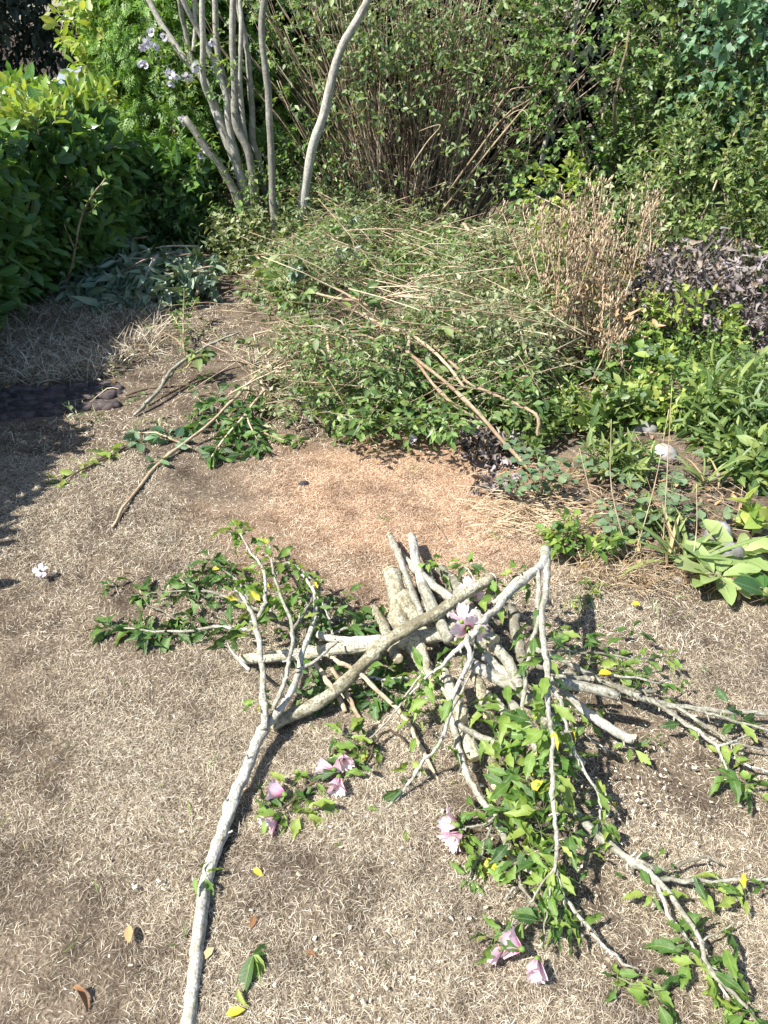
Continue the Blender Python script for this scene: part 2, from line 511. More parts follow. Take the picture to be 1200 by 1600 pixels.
def lawn_nodes(m, nt, N, Lk, P, blades):
    geo = N.new('ShaderNodeNewGeometry')
    n1 = N.new('ShaderNodeTexNoise'); n1.inputs['Scale'].default_value = 2.2; n1.inputs['Detail'].default_value = 4
    n2 = N.new('ShaderNodeTexNoise'); n2.inputs['Scale'].default_value = 9; n2.inputs['Detail'].default_value = 5
    n3 = N.new('ShaderNodeTexNoise'); n3.inputs['Scale'].default_value = 130; n3.inputs['Detail'].default_value = 4
    for n in (n1, n2, n3):
        Lk.new(geo.outputs['Position'], n.inputs['Vector'])
    # warm rust-coloured patch of the lawn
    c = gp(640, 770)
    vs = N.new('ShaderNodeVectorMath'); vs.operation = 'SUBTRACT'
    Lk.new(geo.outputs['Position'], vs.inputs[0]); vs.inputs[1].default_value = (c[0], c[1], 0)
    vm = N.new('ShaderNodeVectorMath'); vm.operation = 'MULTIPLY'
    Lk.new(vs.outputs[0], vm.inputs[0]); vm.inputs[1].default_value = (1 / .85, 1 / .8, 0)
    vl = N.new('ShaderNodeVectorMath'); vl.operation = 'LENGTH'; Lk.new(vm.outputs[0], vl.inputs[0])
    d = mathn(N, Lk, 'ADD', vl.outputs['Value'], mathn(N, Lk, 'MULTIPLY', mathn(N, Lk, 'SUBTRACT', n1.outputs[0], .5), 1.1))
    warm = ramp(N, [(.45, (1, 1, 1)), (1.15, (0, 0, 0))])
    Lk.new(d, warm.inputs[0])
    if blades:
        rv = geo.outputs['Random Per Island']
        a = ramp(N, [(0, (.08, .056, .036)), (.22, (.18, .138, .09)), (.47, (.37, .305, .21)), (.78, (.57, .495, .37)), (1, (.76, .7, .58))])
        b = ramp(N, [(0, (.18, .105, .06)), (.25, (.38, .24, .145)), (.6, (.6, .42, .275)), (1, (.74, .59, .44))])
        Lk.new(rv, a.inputs[0]); Lk.new(rv, b.inputs[0])
    else:
        a = ramp(N, [(.3, (.055, .043, .032)), (.5, (.125, .097, .07)), (.7, (.26, .21, .155))])
        b = ramp(N, [(.3, (.18, .11, .07)), (.5, (.32, .21, .135)), (.7, (.48, .34, .24))])
        f = mathn(N, Lk, 'ADD', mathn(N, Lk, 'MULTIPLY', n3.outputs[0], .65), mathn(N, Lk, 'MULTIPLY', n2.outputs[0], .35))
        Lk.new(f, a.inputs[0]); Lk.new(f, b.inputs[0])
    col = mixrgb(N, Lk, warm.outputs[0], a.outputs[0], b.outputs[0])
    dk = ramp(N, [(.36, (.62, .6, .6)), (.52, (1, 1, 1))])
    Lk.new(mathn(N, Lk, 'ADD', mathn(N, Lk, 'MULTIPLY', n2.outputs[0], .5), mathn(N, Lk, 'MULTIPLY', n1.outputs[0], .5)), dk.inputs[0])
    col = mixrgb(N, Lk, 1.0, col, dk.outputs[0], 'MULTIPLY')
    Lk.new(col, P.inputs['Base Color'])
    P.inputs['Roughness'].default_value = .75 if blades else .95
    P.inputs['Specular IOR Level'].default_value = .3 if blades else .1
    if not blades:
        bp = N.new('ShaderNodeBump'); bp.inputs['Strength'].default_value = .8; bp.inputs['Distance'].default_value = .012
        Lk.new(mathn(N, Lk, 'ADD', n3.outputs[0], n2.outputs[0]), bp.inputs['Height'])
        Lk.new(bp.outputs[0], P.inputs['Normal'])


for nm, bl in (('ground', False), ('grass', True)):
    m, nt, N, Lk, P = nodes('dry_lawn_' + nm)
    lawn_nodes(m, nt, N, Lk, P, bl)
    MAT[nm] = m


# ------------------------------------------------------------------ tubes and foliage
def unit(a):
    a = np.asarray(a, float)
    return a / np.maximum(np.linalg.norm(a, axis=-1, keepdims=True), 1e-9)


def catmull(P, r, sub):
    P = np.asarray(P, float); r = np.asarray(r, float)
    if len(P) == 2:
        t = np.linspace(0, 1, sub * 2 + 1)[:, None]
        return P[0] * (1 - t) + P[1] * t, r[0] * (1 - t[:, 0]) + r[1] * t[:, 0]
    Q = np.vstack([2 * P[0] - P[1], P, 2 * P[-1] - P[-2]])
    out, rr = [], []
    for i in range(len(P) - 1):
        p0, p1, p2, p3 = Q[i:i + 4]
        for k in range(sub):
            t = k / sub
            out.append(.5 * (2 * p1 + (p2 - p0) * t + (2 * p0 - 5 * p1 + 4 * p2 - p3) * t * t + (3 * p1 - p0 - 3 * p2 + p3) * t ** 3))
            rr.append(r[i] * (1 - t) + r[i + 1] * t)
    out.append(P[-1]); rr.append(r[-1])
    return np.array(out), np.array(rr)


def tube(mb, P, r, ns=8, sub=4, rough=.12, wob=.0, caps=True, knots=0):
    P, r = catmull(P, r, sub)
    n = len(P)
    if wob:
        w = np.cumsum(rng.normal(0, 1, (n, 3)), 0)
        w -= np.linspace(0, 1, n)[:, None] * w[-1]
        P = P + w * wob
    T = unit(np.gradient(P, axis=0))
    a = np.array([0, 0, 1.0]) if abs(T[0][2]) < .9 else np.array([1.0, 0, 0])
    A = np.zeros((n, 3)); A[0] = unit(np.cross(T[0], a))
    for i in range(1, n):
        A[i] = unit(A[i - 1] - T[i] * np.dot(A[i - 1], T[i]))
    B = np.cross(T, A)
    th = np.arange(ns) * 2 * math.pi / ns
    rad = r[:, None] * (1 + rng.normal(0, rough, (n, ns)) * .6 + rng.normal(0, rough, (n, 1)))
    V = P[:, None] + rad[..., None] * (np.cos(th)[None, :, None] * A[:, None] + np.sin(th)[None, :, None] * B[:, None])
    if knots:
        for _ in range(int(knots)):
            ki, kj = rng.integers(1, max(2, n - 1)), rng.integers(ns)
            V[ki, kj] += (V[ki, kj] - P[ki]) * rng.uniform(.25, .6)
            V[ki, (kj + 1) % ns] += (V[ki, (kj + 1) % ns] - P[ki]) * rng.uniform(.05, .3)
    Ls = np.concatenate([[0], np.cumsum(np.linalg.norm(np.diff(P, axis=0), axis=1))])
    UV = np.stack([np.abs((th[None] / math.pi) - 1) * r[:, None] * 3 + 0 * Ls[:, None], np.repeat(Ls[:, None], ns, 1) * .35], -1).reshape(-1, 2)
    V = V.reshape(-1, 3)
    i = np.arange(n - 1)[:, None] * ns
    j = np.arange(ns)[None]
    q = np.stack([i + j, i + (j + 1) % ns, i + ns + (j + 1) % ns, i + ns + j], -1).reshape(-1, 4)
    F = list(q)
    if caps:
        F.append(np.arange(ns)[::-1]); F.append(np.arange(ns) + (n - 1) * ns)
    mb.add(V, F, UV)
    return P, r, T


def prisms(mb, A, B, ra, rb, ns=3):
    """many straight tapered twigs at once"""
    K = len(A)
    if K == 0:
        return
    D = unit(B - A)
    ref = np.where(np.abs(D[:, 2:3]) < .9, np.array([[0, 0, 1.0]]), np.array([[1.0, 0, 0]]))
    X = unit(np.cross(D, ref)); Y = np.cross(D, X)
    th = np.arange(ns) * 2 * math.pi / ns
    ring = np.cos(th)[None, :, None] * X[:, None] + np.sin(th)[None, :, None] * Y[:, None]
    ra = np.broadcast_to(ra, K)[:, None, None]; rb = np.broadcast_to(rb, K)[:, None, None]
    V = np.concatenate([A[:, None] + ring * ra, B[:, None] + ring * rb], 1)
    lo = []
    for j in range(ns):
        lo += [j, (j + 1) % ns, ns + (j + 1) % ns, ns + j]
    lo = np.array(lo)
    L = (lo[None] + 2 * ns * np.arange(K)[:, None]).ravel()
    S = np.arange(K * ns) * 4
    mb.raw(V.reshape(-1, 3), L, S)


def frames(d, nrm, size):
    y = unit(d)
    z = unit(nrm - (nrm * y).sum(-1, keepdims=True) * y)
    x = np.cross(y, z)
    return np.stack([x, y, z], -1) * np.broadcast_to(size, len(y))[:, None, None]


def shoots(P, D, Ln, n, size, alpha=55, droop=.15, up=.7, opp=False, jit=.25, mb=None, rt=.0015, sizejit=.25, normal=None):
    """leafy shoots: n leaves set along each; returns leaf frames and places"""
    K = len(P)
    Ln = np.broadcast_to(Ln, K)
    D = unit(D)
    ref = np.where(np.abs(D[:, 2:3]) < .9, np.array([[0, 0, 1.0]]), np.array([[1.0, 0, 0]]))
    A = unit(np.cross(D, ref)); B = np.cross(A, D)
    if mb is not None:
        prisms(mb, P, P + D * Ln[:, None], rt, rt * .5)
    Ms, Ts = [], []
    ph0 = rng.uniform(0, 6.28, K)
    al = math.radians(alpha)
    for j in range(n):
        t = (j + .6) / n
        ph = (np.where(j % 2, math.pi, 0) + rng.normal(0, .5, K)) if opp else ph0 + j * 2.4
        side = np.cos(ph)[:, None] * A + np.sin(ph)[:, None] * B
        a = al * (1.15 - .6 * t)
        d = D * math.cos(a) + side * math.sin(a) + rng.normal(0, jit, (K, 3))
        d[:, 2] -= droop * rng.uniform(.3, 1.7, K)
        nr = np.array([0, 0, 1.0]) * up + D * .25 + rng.normal(0, .45, (K, 3))
        if normal is not None:
            nr = nr + normal * .5
        s = size * (1 + rng.normal(0, sizejit, K)).clip(.45, 1.6) * (1.0 - .25 * abs(t - .55))
        Ms.append(frames(d, nr, s)); Ts.append(P + D * (Ln * t)[:, None])
    return np.concatenate(Ms), np.concatenate(Ts)


def pick_visible(T, size, n, cell=7):
    u, v, z = project(T)
    ok = (u > -10) & (u < 1210) & (v > -10) & (v < 1610) & (depth(T) > .1)
    key = (np.floor(u / cell).astype(int) * 100000 + np.floor(v / cell).astype(int))
    order = np.lexsort((z, key))
    first = np.zeros(len(T), bool)
    ks = key[order]
    isf = np.concatenate([[True], ks[1:] != ks[:-1]])
    first[order[isf]] = True
    score = np.where(ok, size / z, 0) * np.where(first, 1.0, .01)
    idx = np.argsort(-score)[:n]
    return idx[score[idx] > 0]


_shared = {}


def shared_mesh(name, tpl, mat):
    k = (id(tpl), mat.name, name)
    if k not in _shared:
        mb = MB()
        mb.inst(tpl, np.eye(3)[None], np.zeros((1, 3)))
        _shared[k] = mb.mesh(name, mat)
    return _shared[k]


def one(name, tpl, mat, M, T, root):
    o = bpy.data.objects.new(name, shared_mesh(name, tpl, mat))
    COL.objects.link(o)
    o.parent = root
    m4 = Matrix([[*M[0], T[0]], [*M[1], T[1]], [*M[2], T[2]], [0, 0, 0, 1]])
    w = wloc(root)
    m4.translation = Vector(np.asarray(T) - w)
    o.matrix_basis = m4
    return o


def foliage(root, tpls, mat, M, T, nind, name='leaf', rest='foliage', cell=7):
    """the leaves that show largest as parts, the rest joined into one part of kind stuff"""
    K = len(T)
    var = rng.integers(0, len(tpls), K)
    size = np.linalg.norm(M[:, :, 1], axis=1)
    ind = pick_visible(T, size, nind, cell) if nind < K else np.arange(K)
    if nind == 0:
        ind = np.array([], int)
    mask = np.zeros(K, bool); mask[ind] = True
    for i in ind:
        one(name, tpls[var[i]], mat, M[i], T[i], root)
    if (~mask).any():
        mb = MB()
        for k, t in enumerate(tpls):
            s = (~mask) & (var == k)
            mb.inst(LOW.get(id(t), t), M[s], T[s])
        put(mb, rest, mat, root, kind='stuff')


def lump(P, f=3.0, seed=0):
    a = P[:, 0] * f + seed; b = P[:, 1] * f + seed * 1.7; c = P[:, 2] * f + seed * 2.3
    return (np.sin(a + 1.3 * np.sin(b * .8)) + np.sin(b * 1.1 + 1.1 * np.sin(c)) + np.sin(c * 1.2 + a * .5)) / 3


def shell_box(lo, hi, faces, n, dep=.2, bump=.1, f=3.0, seed=0):
    lo, hi = np.array(lo, float), np.array(hi, float)
    s = hi - lo
    area = {'+x': s[1] * s[2], '-x': s[1] * s[2], '+y': s[0] * s[2], '-y': s[0] * s[2], '+z': s[0] * s[1]}
    w = np.array([area[x] for x in faces]); w = w / w.sum()
    P, Nn = [], []
    for x, k in zip(faces, (w * n).astype(int)):
        p = lo + rng.random((k, 3)) * s
        ax = 'xyz'.index(x[1]); sg = 1 if x[0] == '+' else -1
        p[:, ax] = hi[ax] if sg > 0 else lo[ax]
        nn = np.zeros((k, 3)); nn[:, ax] = sg
        P.append(p); Nn.append(nn)
    P = np.concatenate(P); Nn = np.concatenate(Nn)
    # round the edges
    c = (lo + hi) / 2
    q = np.abs((P - c) / (s / 2)) ** 4
    over = q.sum(1, keepdims=True) ** .25
    P = c + (P - c) / over
    P = P + Nn * (lump(P, f, seed) * bump - rng.random(len(P)) ** 1.3 * dep)[:, None]
    return P, Nn


def shell_ball(c, r, n, dep=.25, bump=.15, f=3.0, seed=0, front=.5):
    d = unit(rng.normal(0, 1, (n * 2, 3)))
    keep = (d[:, 1] < front)
    d = d[keep][:n]
    P = np.array(c) + d * np.array(r)
    k = 1 + lump(P, f, seed) * bump - rng.random(len(P)) ** 1.3 * dep
    P = np.array(c) + d * np.array(r) * k[:, None]
    ok = P[:, 2] > .03
    return P[ok], unit(d / np.array(r))[ok]


# ------------------------------------------------------------------ THE SETTING
def ground_h(x, y):
    return .012 * np.sin(x * 2.1 + y * 1.3) + .008 * np.sin(x * 5.3 - y * 4.1)


def grid_sheet(xs, ys, hf):
    X, Y = np.meshgrid(xs, ys)
    Z = hf(X, Y)
    V = np.stack([X.ravel(), Y.ravel(), Z.ravel()], -1)
    w = len(xs)
    i = np.arange(len(ys) - 1)[:, None] * w; j = np.arange(w - 1)[None]
    q = np.stack([i + j, i + j + 1, i + w + j + 1, i + w + j], -1).reshape(-1, 4)
    return V, list(q)


mb = MB()
xs = np.concatenate([[-200, -60, -20], np.linspace(-6, 6, 121), [20, 60, 200]])
ys = np.concatenate([[-200, -60, -10], np.linspace(-2, 9, 111), [20, 60, 200]])
mb.add(*grid_sheet(xs, ys, lambda x, y: ground_h(x, y) * (np.abs(x) < 7) * (np.abs(y) < 10)))
tag(put(mb, 'ground', MAT['ground']), 'dry brown soil and thatch under the parched lawn and beds', 'ground', kind='structure')

# far bank of earth beyond the hedge
mb = MB()
mb.add(*grid_sheet(np.linspace(-22, -8.6, 14), np.linspace(13, 26, 12), lambda x, y: -.03 + 2.2 * np.clip((-8.6 - x) / 4, 0, 1) ** .8 * np.clip((y - 13) / 2, 0, 1) + .06 * np.sin(x * 3 + y * 2)))
tag(put(mb, 'bank', MAT['earth']), 'brown earth bank in the shade beyond the clipped hedge', 'bank', kind='structure')


# ------------------------------------------------------------------ dry lawn
def inside(u, v, poly):
    c = np.zeros(len(u), bool)
    n = len(poly)
    for i in range(n):
        x1, y1 = poly[i]; x2, y2 = poly[(i + 1) % n]
        cond = ((y1 > v) != (y2 > v)) & (u < (x2 - x1) * (v - y1) / (y2 - y1 + 1e-9) + x1)
        c ^= cond
    return c


LAWN = [gp(*p)[:2] for p in [(-700, 1700), (-300, 640), (20, 520), (180, 470), (310, 445), (400, 470), (430, 600), (520, 660), (640, 660), (740, 690), (760, 770),
                             (850, 830), (900, 890), (1040, 890), (1090, 920), (1200, 950), (1700, 1050), (1900, 1700)]]
PATH = [gp(*p)[:2] for p in [(-30, 612), (180, 596), (195, 632), (150, 645), (60, 662), (-30, 672)]]


def blades(mb, n, x0, x1, y0, y1, l0, l1, w, up0, up1, poly=None, hole=None, thin=None):
    x = rng.uniform(x0, x1, n); y = rng.uniform(y0, y1, n)
    k = np.ones(n, bool)
    if poly is not None:
        k &= inside(x, y, poly)
    if hole is not None:
        k &= ~inside(x, y, hole)
    dz = depth(np.stack([x, y, 0 * x], -1))
    k &= (np.abs(x) < .5 * dz + .12) | ((np.abs(x) < .5 * dz + .5) & (rng.random(n) < .3))
    if thin is not None:
        k &= rng.random(n) < thin(x, y)
    x, y = x[k], y[k]; n = len(x)
    L = rng.uniform(l0, l1, n)
    swirl = 2.2 * np.sin(x * 3.1 + 1.7 * np.sin(y * 2.3)) + 1.3 * np.sin(y * 6.1 + x * 2)
    a = swirl + rng.normal(0, 2.2, n)
    bend = rng.normal(0, .8, n)
    e0 = rng.uniform(up0, up1, n)
    P = np.stack([x, y, ground_h(x, y) - .002], -1)
    W = w * rng.uniform(.7, 1.3, n)
    pts = [P]
    for k in range(2):
        e = e0 - k * rng.uniform(.1, .8, n)
        aa = a + bend * k * .5
        d = np.stack([np.cos(aa) * np.cos(e), np.sin(aa) * np.cos(e), np.sin(e)], -1)
        q = pts[-1] + d * (L / 2)[:, None]
        q[:, 2] = np.maximum(q[:, 2], ground_h(q[:, 0], q[:, 1]) + .003)
        pts.append(q)
    roll = rng.uniform(-.9, .9, n)
    side = np.stack([-np.sin(a) * np.cos(roll), np.cos(a) * np.cos(roll), np.sin(roll)], -1)
    V = np.zeros((n, 5, 3))
    for k in range(2):
        ww = (W * (1 - .15 * k))[:, None]
        V[:, 2 * k] = pts[k] - side * ww; V[:, 2 * k + 1] = pts[k] + side * ww
    V[:, 4] = pts[2]
    lo = np.array([0, 1, 3, 2, 2, 3, 4])
    st = np.array([0, 4])
    mb.raw(V.reshape(-1, 3), (lo[None] + 5 * np.arange(n)[:, None]).ravel(), (st[None] + 7 * np.arange(n)[:, None]).ravel())


def bare(x, y):
    q = .66 + .55 * np.sin(x * 3.7 + 1.2 * np.sin(y * 2.9)) * np.sin(y * 3.3 + x) + .25 * np.sin(x * 11 + y * 7)
    for (u, v, r, a) in ((60, 1165, .06, .8), (95, 1215, .07, .8), (300, 745, .14, .5), (355, 800, .07, .7), (540, 700, .08, .4), (160, 560, .2, .6), (700, 760, .12, .4), (330, 710, .1, .5), (120, 700, .15, .5), (980, 1000, .1, .5), (500, 1400, .08, .5), (230, 1330, .07, .5)):
        c = gp(u, v)
        q = q * (1 - a * np.exp(-((x - c[0]) ** 2 + (y - c[1]) ** 2) / r ** 2))
    return q.clip(.12, .95)


mb = MB()
blades(mb, 400000, -1.25, 1.25, .55, 1.7, .010, .034, .00047, .0, .8, LAWN, thin=bare)
blades(mb, 260000, -1.75, 1.75, 1.7, 2.9, .012, .036, .00066, .0, .8, LAWN, PATH, thin=bare)
blades(mb, 140000, -2.8, 1.2, 2.9, 6.2, .016, .045, .0011, .0, .85, LAWN, PATH, thin=bare)
tag(put(mb, 'dry_grass', MAT['grass'], smooth=False), 'parched straw coloured lawn grass covering the ground', 'grass', kind='stuff')
mb = MB()
P = []
for (u, v, su, sv, n) in ((600, 815, 6, 6, 14), (515, 685, 14, 4, 14), (590, 708, 8, 4, 12), (800, 815, 12, 6, 24), (770, 840, 6, 5, 12), (640, 735, 4, 4, 6), (560, 1180, 200, 150, 50), (250, 1250, 160, 200, 40), (1000, 1000, 100, 60, 40)):
    for _ in range(n):
        P.append(gp(rng.normal(u, su), rng.normal(v, sv), .0))
P = np.array(P)
M = frames(np.stack([rng.normal(0, .6, len(P)), rng.normal(0, .6, len(P)), rng.uniform(.3, 1, len(P))], -1), rng.normal(0, 1, P.shape) + np.array([0, 0, .5]), rng.uniform(.02, .055, len(P)))
for k, t in enumerate(STRAP):
    mb.inst(t, M[k::2], P[k::2])
tag(put(mb, 'green_grass', MAT['bed']), 'few live green grass blades poking up through the dry lawn', 'grass', kind='stuff')
# longer lying hay by the hedge
mb = MB()
HAY = [gp(*p)[:2] for p in [(-60, 590), (-20, 520), (60, 490), (190, 470), (260, 500), (240, 560), (150, 600), (20, 605)]]
blades(mb, 40000, -3.2, -1.1, 3.4, 5.4, .08, .2, .0019, .15, 1.0, HAY)
tag(put(mb, 'long_grass', MAT['grass'], smooth=False), 'longer flattened dry grass in the shade beside the laurel hedge', 'long grass', kind='stuff')

# ------------------------------------------------------------------ dark paved strip in the grass
root = thing('paved_strip', 'dark brown strip of small cobbled pavers sunk in the dry grass', 'paving', gp(80, 630))
mb = MB()
c = [gp(-60, 616, .004), gp(180, 600, .004), gp(190, 636, .004), gp(-60, 668, .004)]
mb.add(c, [[0, 3, 2, 1]])
put(mb, 'bed', MAT['darkstone'], root)


def stone_mesh(sx, sy, sz, n=10, rough=.1):
    V, F = [], []
    V.append((0, 0, sz))
    for k, (rr, zz) in enumerate(((.7, .92), (1, .55), (1.02, -.2))):
        for i in range(n):
            a = 2 * math.pi * i / n
            j = 1 + random.uniform(-rough, rough)
            V.append((sx * rr * j * math.cos(a), sy * rr * j * math.sin(a), sz * zz))
    for i in range(n):
        F.append([0, 1 + i, 1 + (i + 1) % n])
        for k in range(2):
            a = 1 + k * n
            F.append([a + i, a + n + i, a + n + (i + 1) % n, a + (i + 1) % n])
    F.append([1 + 2 * n + i for i in range(n)][::-1])
    m = MB(); m.add(V, F)
    return m


pm = [stone_mesh(.04, .032, .028, 9, .16).mesh('paver', MAT['paver']) for _ in range(3)]
for r in range(6):
    for q in range(26):
        s, t = (q + .5 * (r % 2)) / 25.5, (r + .5) / 6
        p = (c[0] * (1 - s) + c[1] * s) * (1 - t) + (c[3] * (1 - s) + c[2] * s) * t
        u, v, _ = project(p)
        if s > .93 - .05 * math.sin(r * 2.1) and r > 2:
            continue
        o = link('paver', random.choice(pm), p - wloc(root) + np.array([random.gauss(0, .006), random.gauss(0, .006), -.004 + random.gauss(0, .003)]), root)
        o.rotation_euler = (random.gauss(0, .06), random.gauss(0, .06), random.uniform(-.3, .3))

# ------------------------------------------------------------------ far background: dark wood, car
def far_tree(x, y, h, w, label):
    root = thing('dark_tree', label, 'tree', (x, y, 0), 'shaded trees beyond the hedge')
    mb = MB()
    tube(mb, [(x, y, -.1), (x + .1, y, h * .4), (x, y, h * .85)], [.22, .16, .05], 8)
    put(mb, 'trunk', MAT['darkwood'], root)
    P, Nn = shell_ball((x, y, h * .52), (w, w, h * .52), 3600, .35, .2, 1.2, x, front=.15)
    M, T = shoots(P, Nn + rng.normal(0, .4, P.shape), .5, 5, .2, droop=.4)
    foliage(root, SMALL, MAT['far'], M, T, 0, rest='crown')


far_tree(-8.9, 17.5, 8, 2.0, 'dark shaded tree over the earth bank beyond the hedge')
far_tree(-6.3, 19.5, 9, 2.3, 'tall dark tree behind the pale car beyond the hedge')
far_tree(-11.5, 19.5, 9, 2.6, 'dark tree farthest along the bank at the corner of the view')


def box(mb, lo, hi, bev=.0):
    x0, y0, z0 = lo; x1, y1, z1 = hi
    V = [(x0, y0, z0), (x1, y0, z0), (x1, y1, z0), (x0, y1, z0), (x0, y0, z1), (x1, y0, z1), (x1, y1, z1), (x0, y1, z1)]
    mb.add(V, [[3, 2, 1, 0], [4, 5, 6, 7], [0, 1, 5, 4], [1, 2, 6, 5], [2, 3, 7, 6], [3, 0, 4, 7]])


def car(x, y):
    root = thing('parked_car', 'pale blue white car glimpsed in the gap beyond the hedge', 'car', (x, y, 0))
    prof = [(-2.0, .3), (-2.05, .62), (-1.9, .82), (-1.0, .93), (-.45, 1.36), (.75, 1.42), (1.45, 1.0), (1.95, .95), (2.05, .6), (2.0, .3)]
    mb = MB()
    n = len(prof)
    V = []
    for sy, ins in ((-.82, 0), (.82, 0)):
        for (a, z) in prof:
            tw = 1 - .18 * max(0, (z - .93) / .5)
            V.append((x + a, y + sy * tw, z))
    F = [list(range(n)), list(range(2 * n - 1, n - 1, -1))] + [[(i + 1) % n, i, n + i, n + (i + 1) % n] for i in range(n)]
    mb.add(V, F)
    put(mb, 'body', MAT['paint'], root, smooth=False)
    for (a0, a1) in ((-.75, .05), (.12, 1.05)):
        mb = MB()
        mb.add([(x + a0, y - .835, .96), (x + a1, y - .835, .96), (x + min(a1, .85), y - .72, 1.33), (x + max(a0, -.4), y - .72, 1.33)], [[0, 1, 2, 3]])
        put(mb, 'window', MAT['glass'], root)
    for a in (-1.3, 1.3):
        for s in (-.8, .8):
            mb = MB()
            tube(mb, [(x + a, y + s - .1, .31), (x + a, y + s + .1, .31)], [.31, .31], 16, 1, 0)
            put(mb, 'wheel', MAT['tyre'], root)


car(-3.35, 15.2)

# tall dark evergreen screen behind the shrubs
root = thing('evergreen_screen', 'tall dark evergreen screen filling the shade behind all the shrubs', 'hedge', (0, 8.6, 0))
P, Nn = shell_box((-2.6, 8.2, 0), (5.2, 9.2, 3.0), ['-y', '+z'], 9000, .5, .25, 2, 3)
M, T = shoots(P, Nn + rng.normal(0, .5, P.shape), .22, 6, .13, droop=.3)
foliage(root, SMALL, MAT['dark'], M, T, 0)
mb = MB()
for k in range(16):
    x = -2.3 + k * .48
    tube(mb, [(x, 8.7, -.05), (x + random.gauss(0, .1), 8.7, 1.4), (x + random.gauss(0, .2), 8.7, 2.7)], [.05, .04, .015], 6)
put(mb, 'stems', MAT['darkwood'], root, kind='stuff')

# ------------------------------------------------------------------ laurel hedge
root = thing('laurel_hedge', 'clipped cherry laurel hedge with glossy dark leaves along the lawn', 'hedge', (-2.8, 4.8, 0))
mb = MB()
mst = MB()
Ms, Ts = [], []
for (lo, hi, fc, n, sd) in (((-3.4, .6, .0), (-2.08, 3.1, 1.12), ['+x', '+z', '-y', '-x'], 1500, 5.0),
                            ((-3.7, 2.8, .0), (-2.15, 3.9, 1.1), ['+x', '+z', '-y', '-x'], 1700, 1.0),
                            ((-3.6, 3.7, .0), (-2.2, 5.2, 1.12), ['+x', '+z', '-y', '-x'], 2300, 2.0),
                            ((-3.5, 5.0, .0), (-1.95, 6.5, 1.06), ['+x', '+z', '-y', '-x'], 2300, 3.0),
                            ((-2.3, 6.2, .0), (-1.35, 6.7, .68), ['-y', '+z', '+x'], 700, 4.0)):
    P, Nn = shell_box(lo, hi, fc, n, .3, .09, 3.2, sd)
    D = Nn + np.array([0, 0, .55]) + rng.normal(0, .35, P.shape)
    M, T = shoots(P, D, rng.uniform(.08, .18, len(P)), 6, .112, alpha=60, droop=.12, up=.5, mb=mst, rt=.002, normal=Nn)
    Ms.append(M); Ts.append(T)
M, T = np.concatenate(Ms), np.concatenate(Ts)
ok = T[:, 2] > .02
foliage(root, LAUREL, MAT['laurel'], M[ok], T[ok], 300, cell=12)
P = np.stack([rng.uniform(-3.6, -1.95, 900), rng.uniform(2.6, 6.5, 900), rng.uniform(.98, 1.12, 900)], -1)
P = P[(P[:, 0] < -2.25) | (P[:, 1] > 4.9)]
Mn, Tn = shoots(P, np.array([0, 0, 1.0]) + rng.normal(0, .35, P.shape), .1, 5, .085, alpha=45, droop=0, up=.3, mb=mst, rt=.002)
foliage(root, LAUREL, MAT['gold'], Mn, Tn, 0, rest='sunlit_young_leaves')  # lime young growth; its bright colour paints the hedge top as sunlit
for k in range(150):
    x, y = rng.uniform(-3.3, -2.6), rng.uniform(1.4, 6.2)
    p = np.array([x, y, 0])
    q = p + np.array([rng.normal(0, .1), rng.normal(0, .2), rng.uniform(.6, 1.0)])
    tube(mst, [p, (p + q) / 2 + rng.normal(0, .06, 3), q], [.012, .009, .004], 5, 3)
put(mst, 'stems', MAT['brownstem'], root, kind='stuff')


# ------------------------------------------------------------------ shrubs along the back
def shrub(name, label, cat, base, blobs, tpls, mat, size, sl, nl, nind, group=None, droop=.2, up=.6, alpha=55, opp=False, stems=14, stem_mat='brownstem', cell=7, bias=(0, -.2, .3), stem_r=.012):
    root = thing(name, label, cat, base, group)
    st = MB()
    Ms, Ts = [], []
    for (c, r, n, dep, bump, f) in blobs:
        P, Nn = shell_ball(c, r, n, dep, bump, f, rng.uniform(0, 9))
        D = Nn + np.array(bias) + rng.normal(0, .4, P.shape)
        M, T = shoots(P, D, sl * rng.uniform(.6, 1.3, len(P)), nl, size, alpha, droop, up, opp, mb=st, rt=.0013 + .02 * size)
        Ms.append(M); Ts.append(T)
        for k in range(stems):
            p = np.array(base) + np.array([rng.normal(0, .08), rng.normal(0, .06), -.02])
            d = unit(rng.normal(0, 1, 3) * np.array([1, .6, .6]))
            q = np.array(c) + d * np.array(r) * .85
            m = (p * .45 + q * .55) + rng.normal(0, .06, 3); m[2] = max(m[2], .1)
            tube(st, [p, m, q], [stem_r, stem_r * .75, stem_r * .3], 5, 3)
    M, T = np.concatenate(Ms), np.concatenate(Ts)
    ok = T[:, 2] > .01
    foliage(root, tpls, MAT[mat], M[ok], T[ok], nind, cell=cell)
    put(st, 'stems', MAT[stem_mat], root, kind='stuff')
    return root


# yellow-green shrub over the hedge
p = dp(200, 40, 7.4)
shrub('golden_shrub', 'yellow green leafy shrub rising over the far end of the laurel hedge', 'shrub', (p[0], p[1], 0),
      [((p[0], p[1], 1.45), (.36, .35, .5), 240, .5, .25, 5), ((p[0] + .33, p[1] + .15, 1.55), (.35, .3, .5), 150, .5, .25, 5),
       ((p[0] + .3, p[1] - .05, .95), (.3, .25, .4), 80, .5, .3, 6)],
      LAUREL, 'gold', .095, .2, 8, 300, droop=.3, stems=5, cell=9)
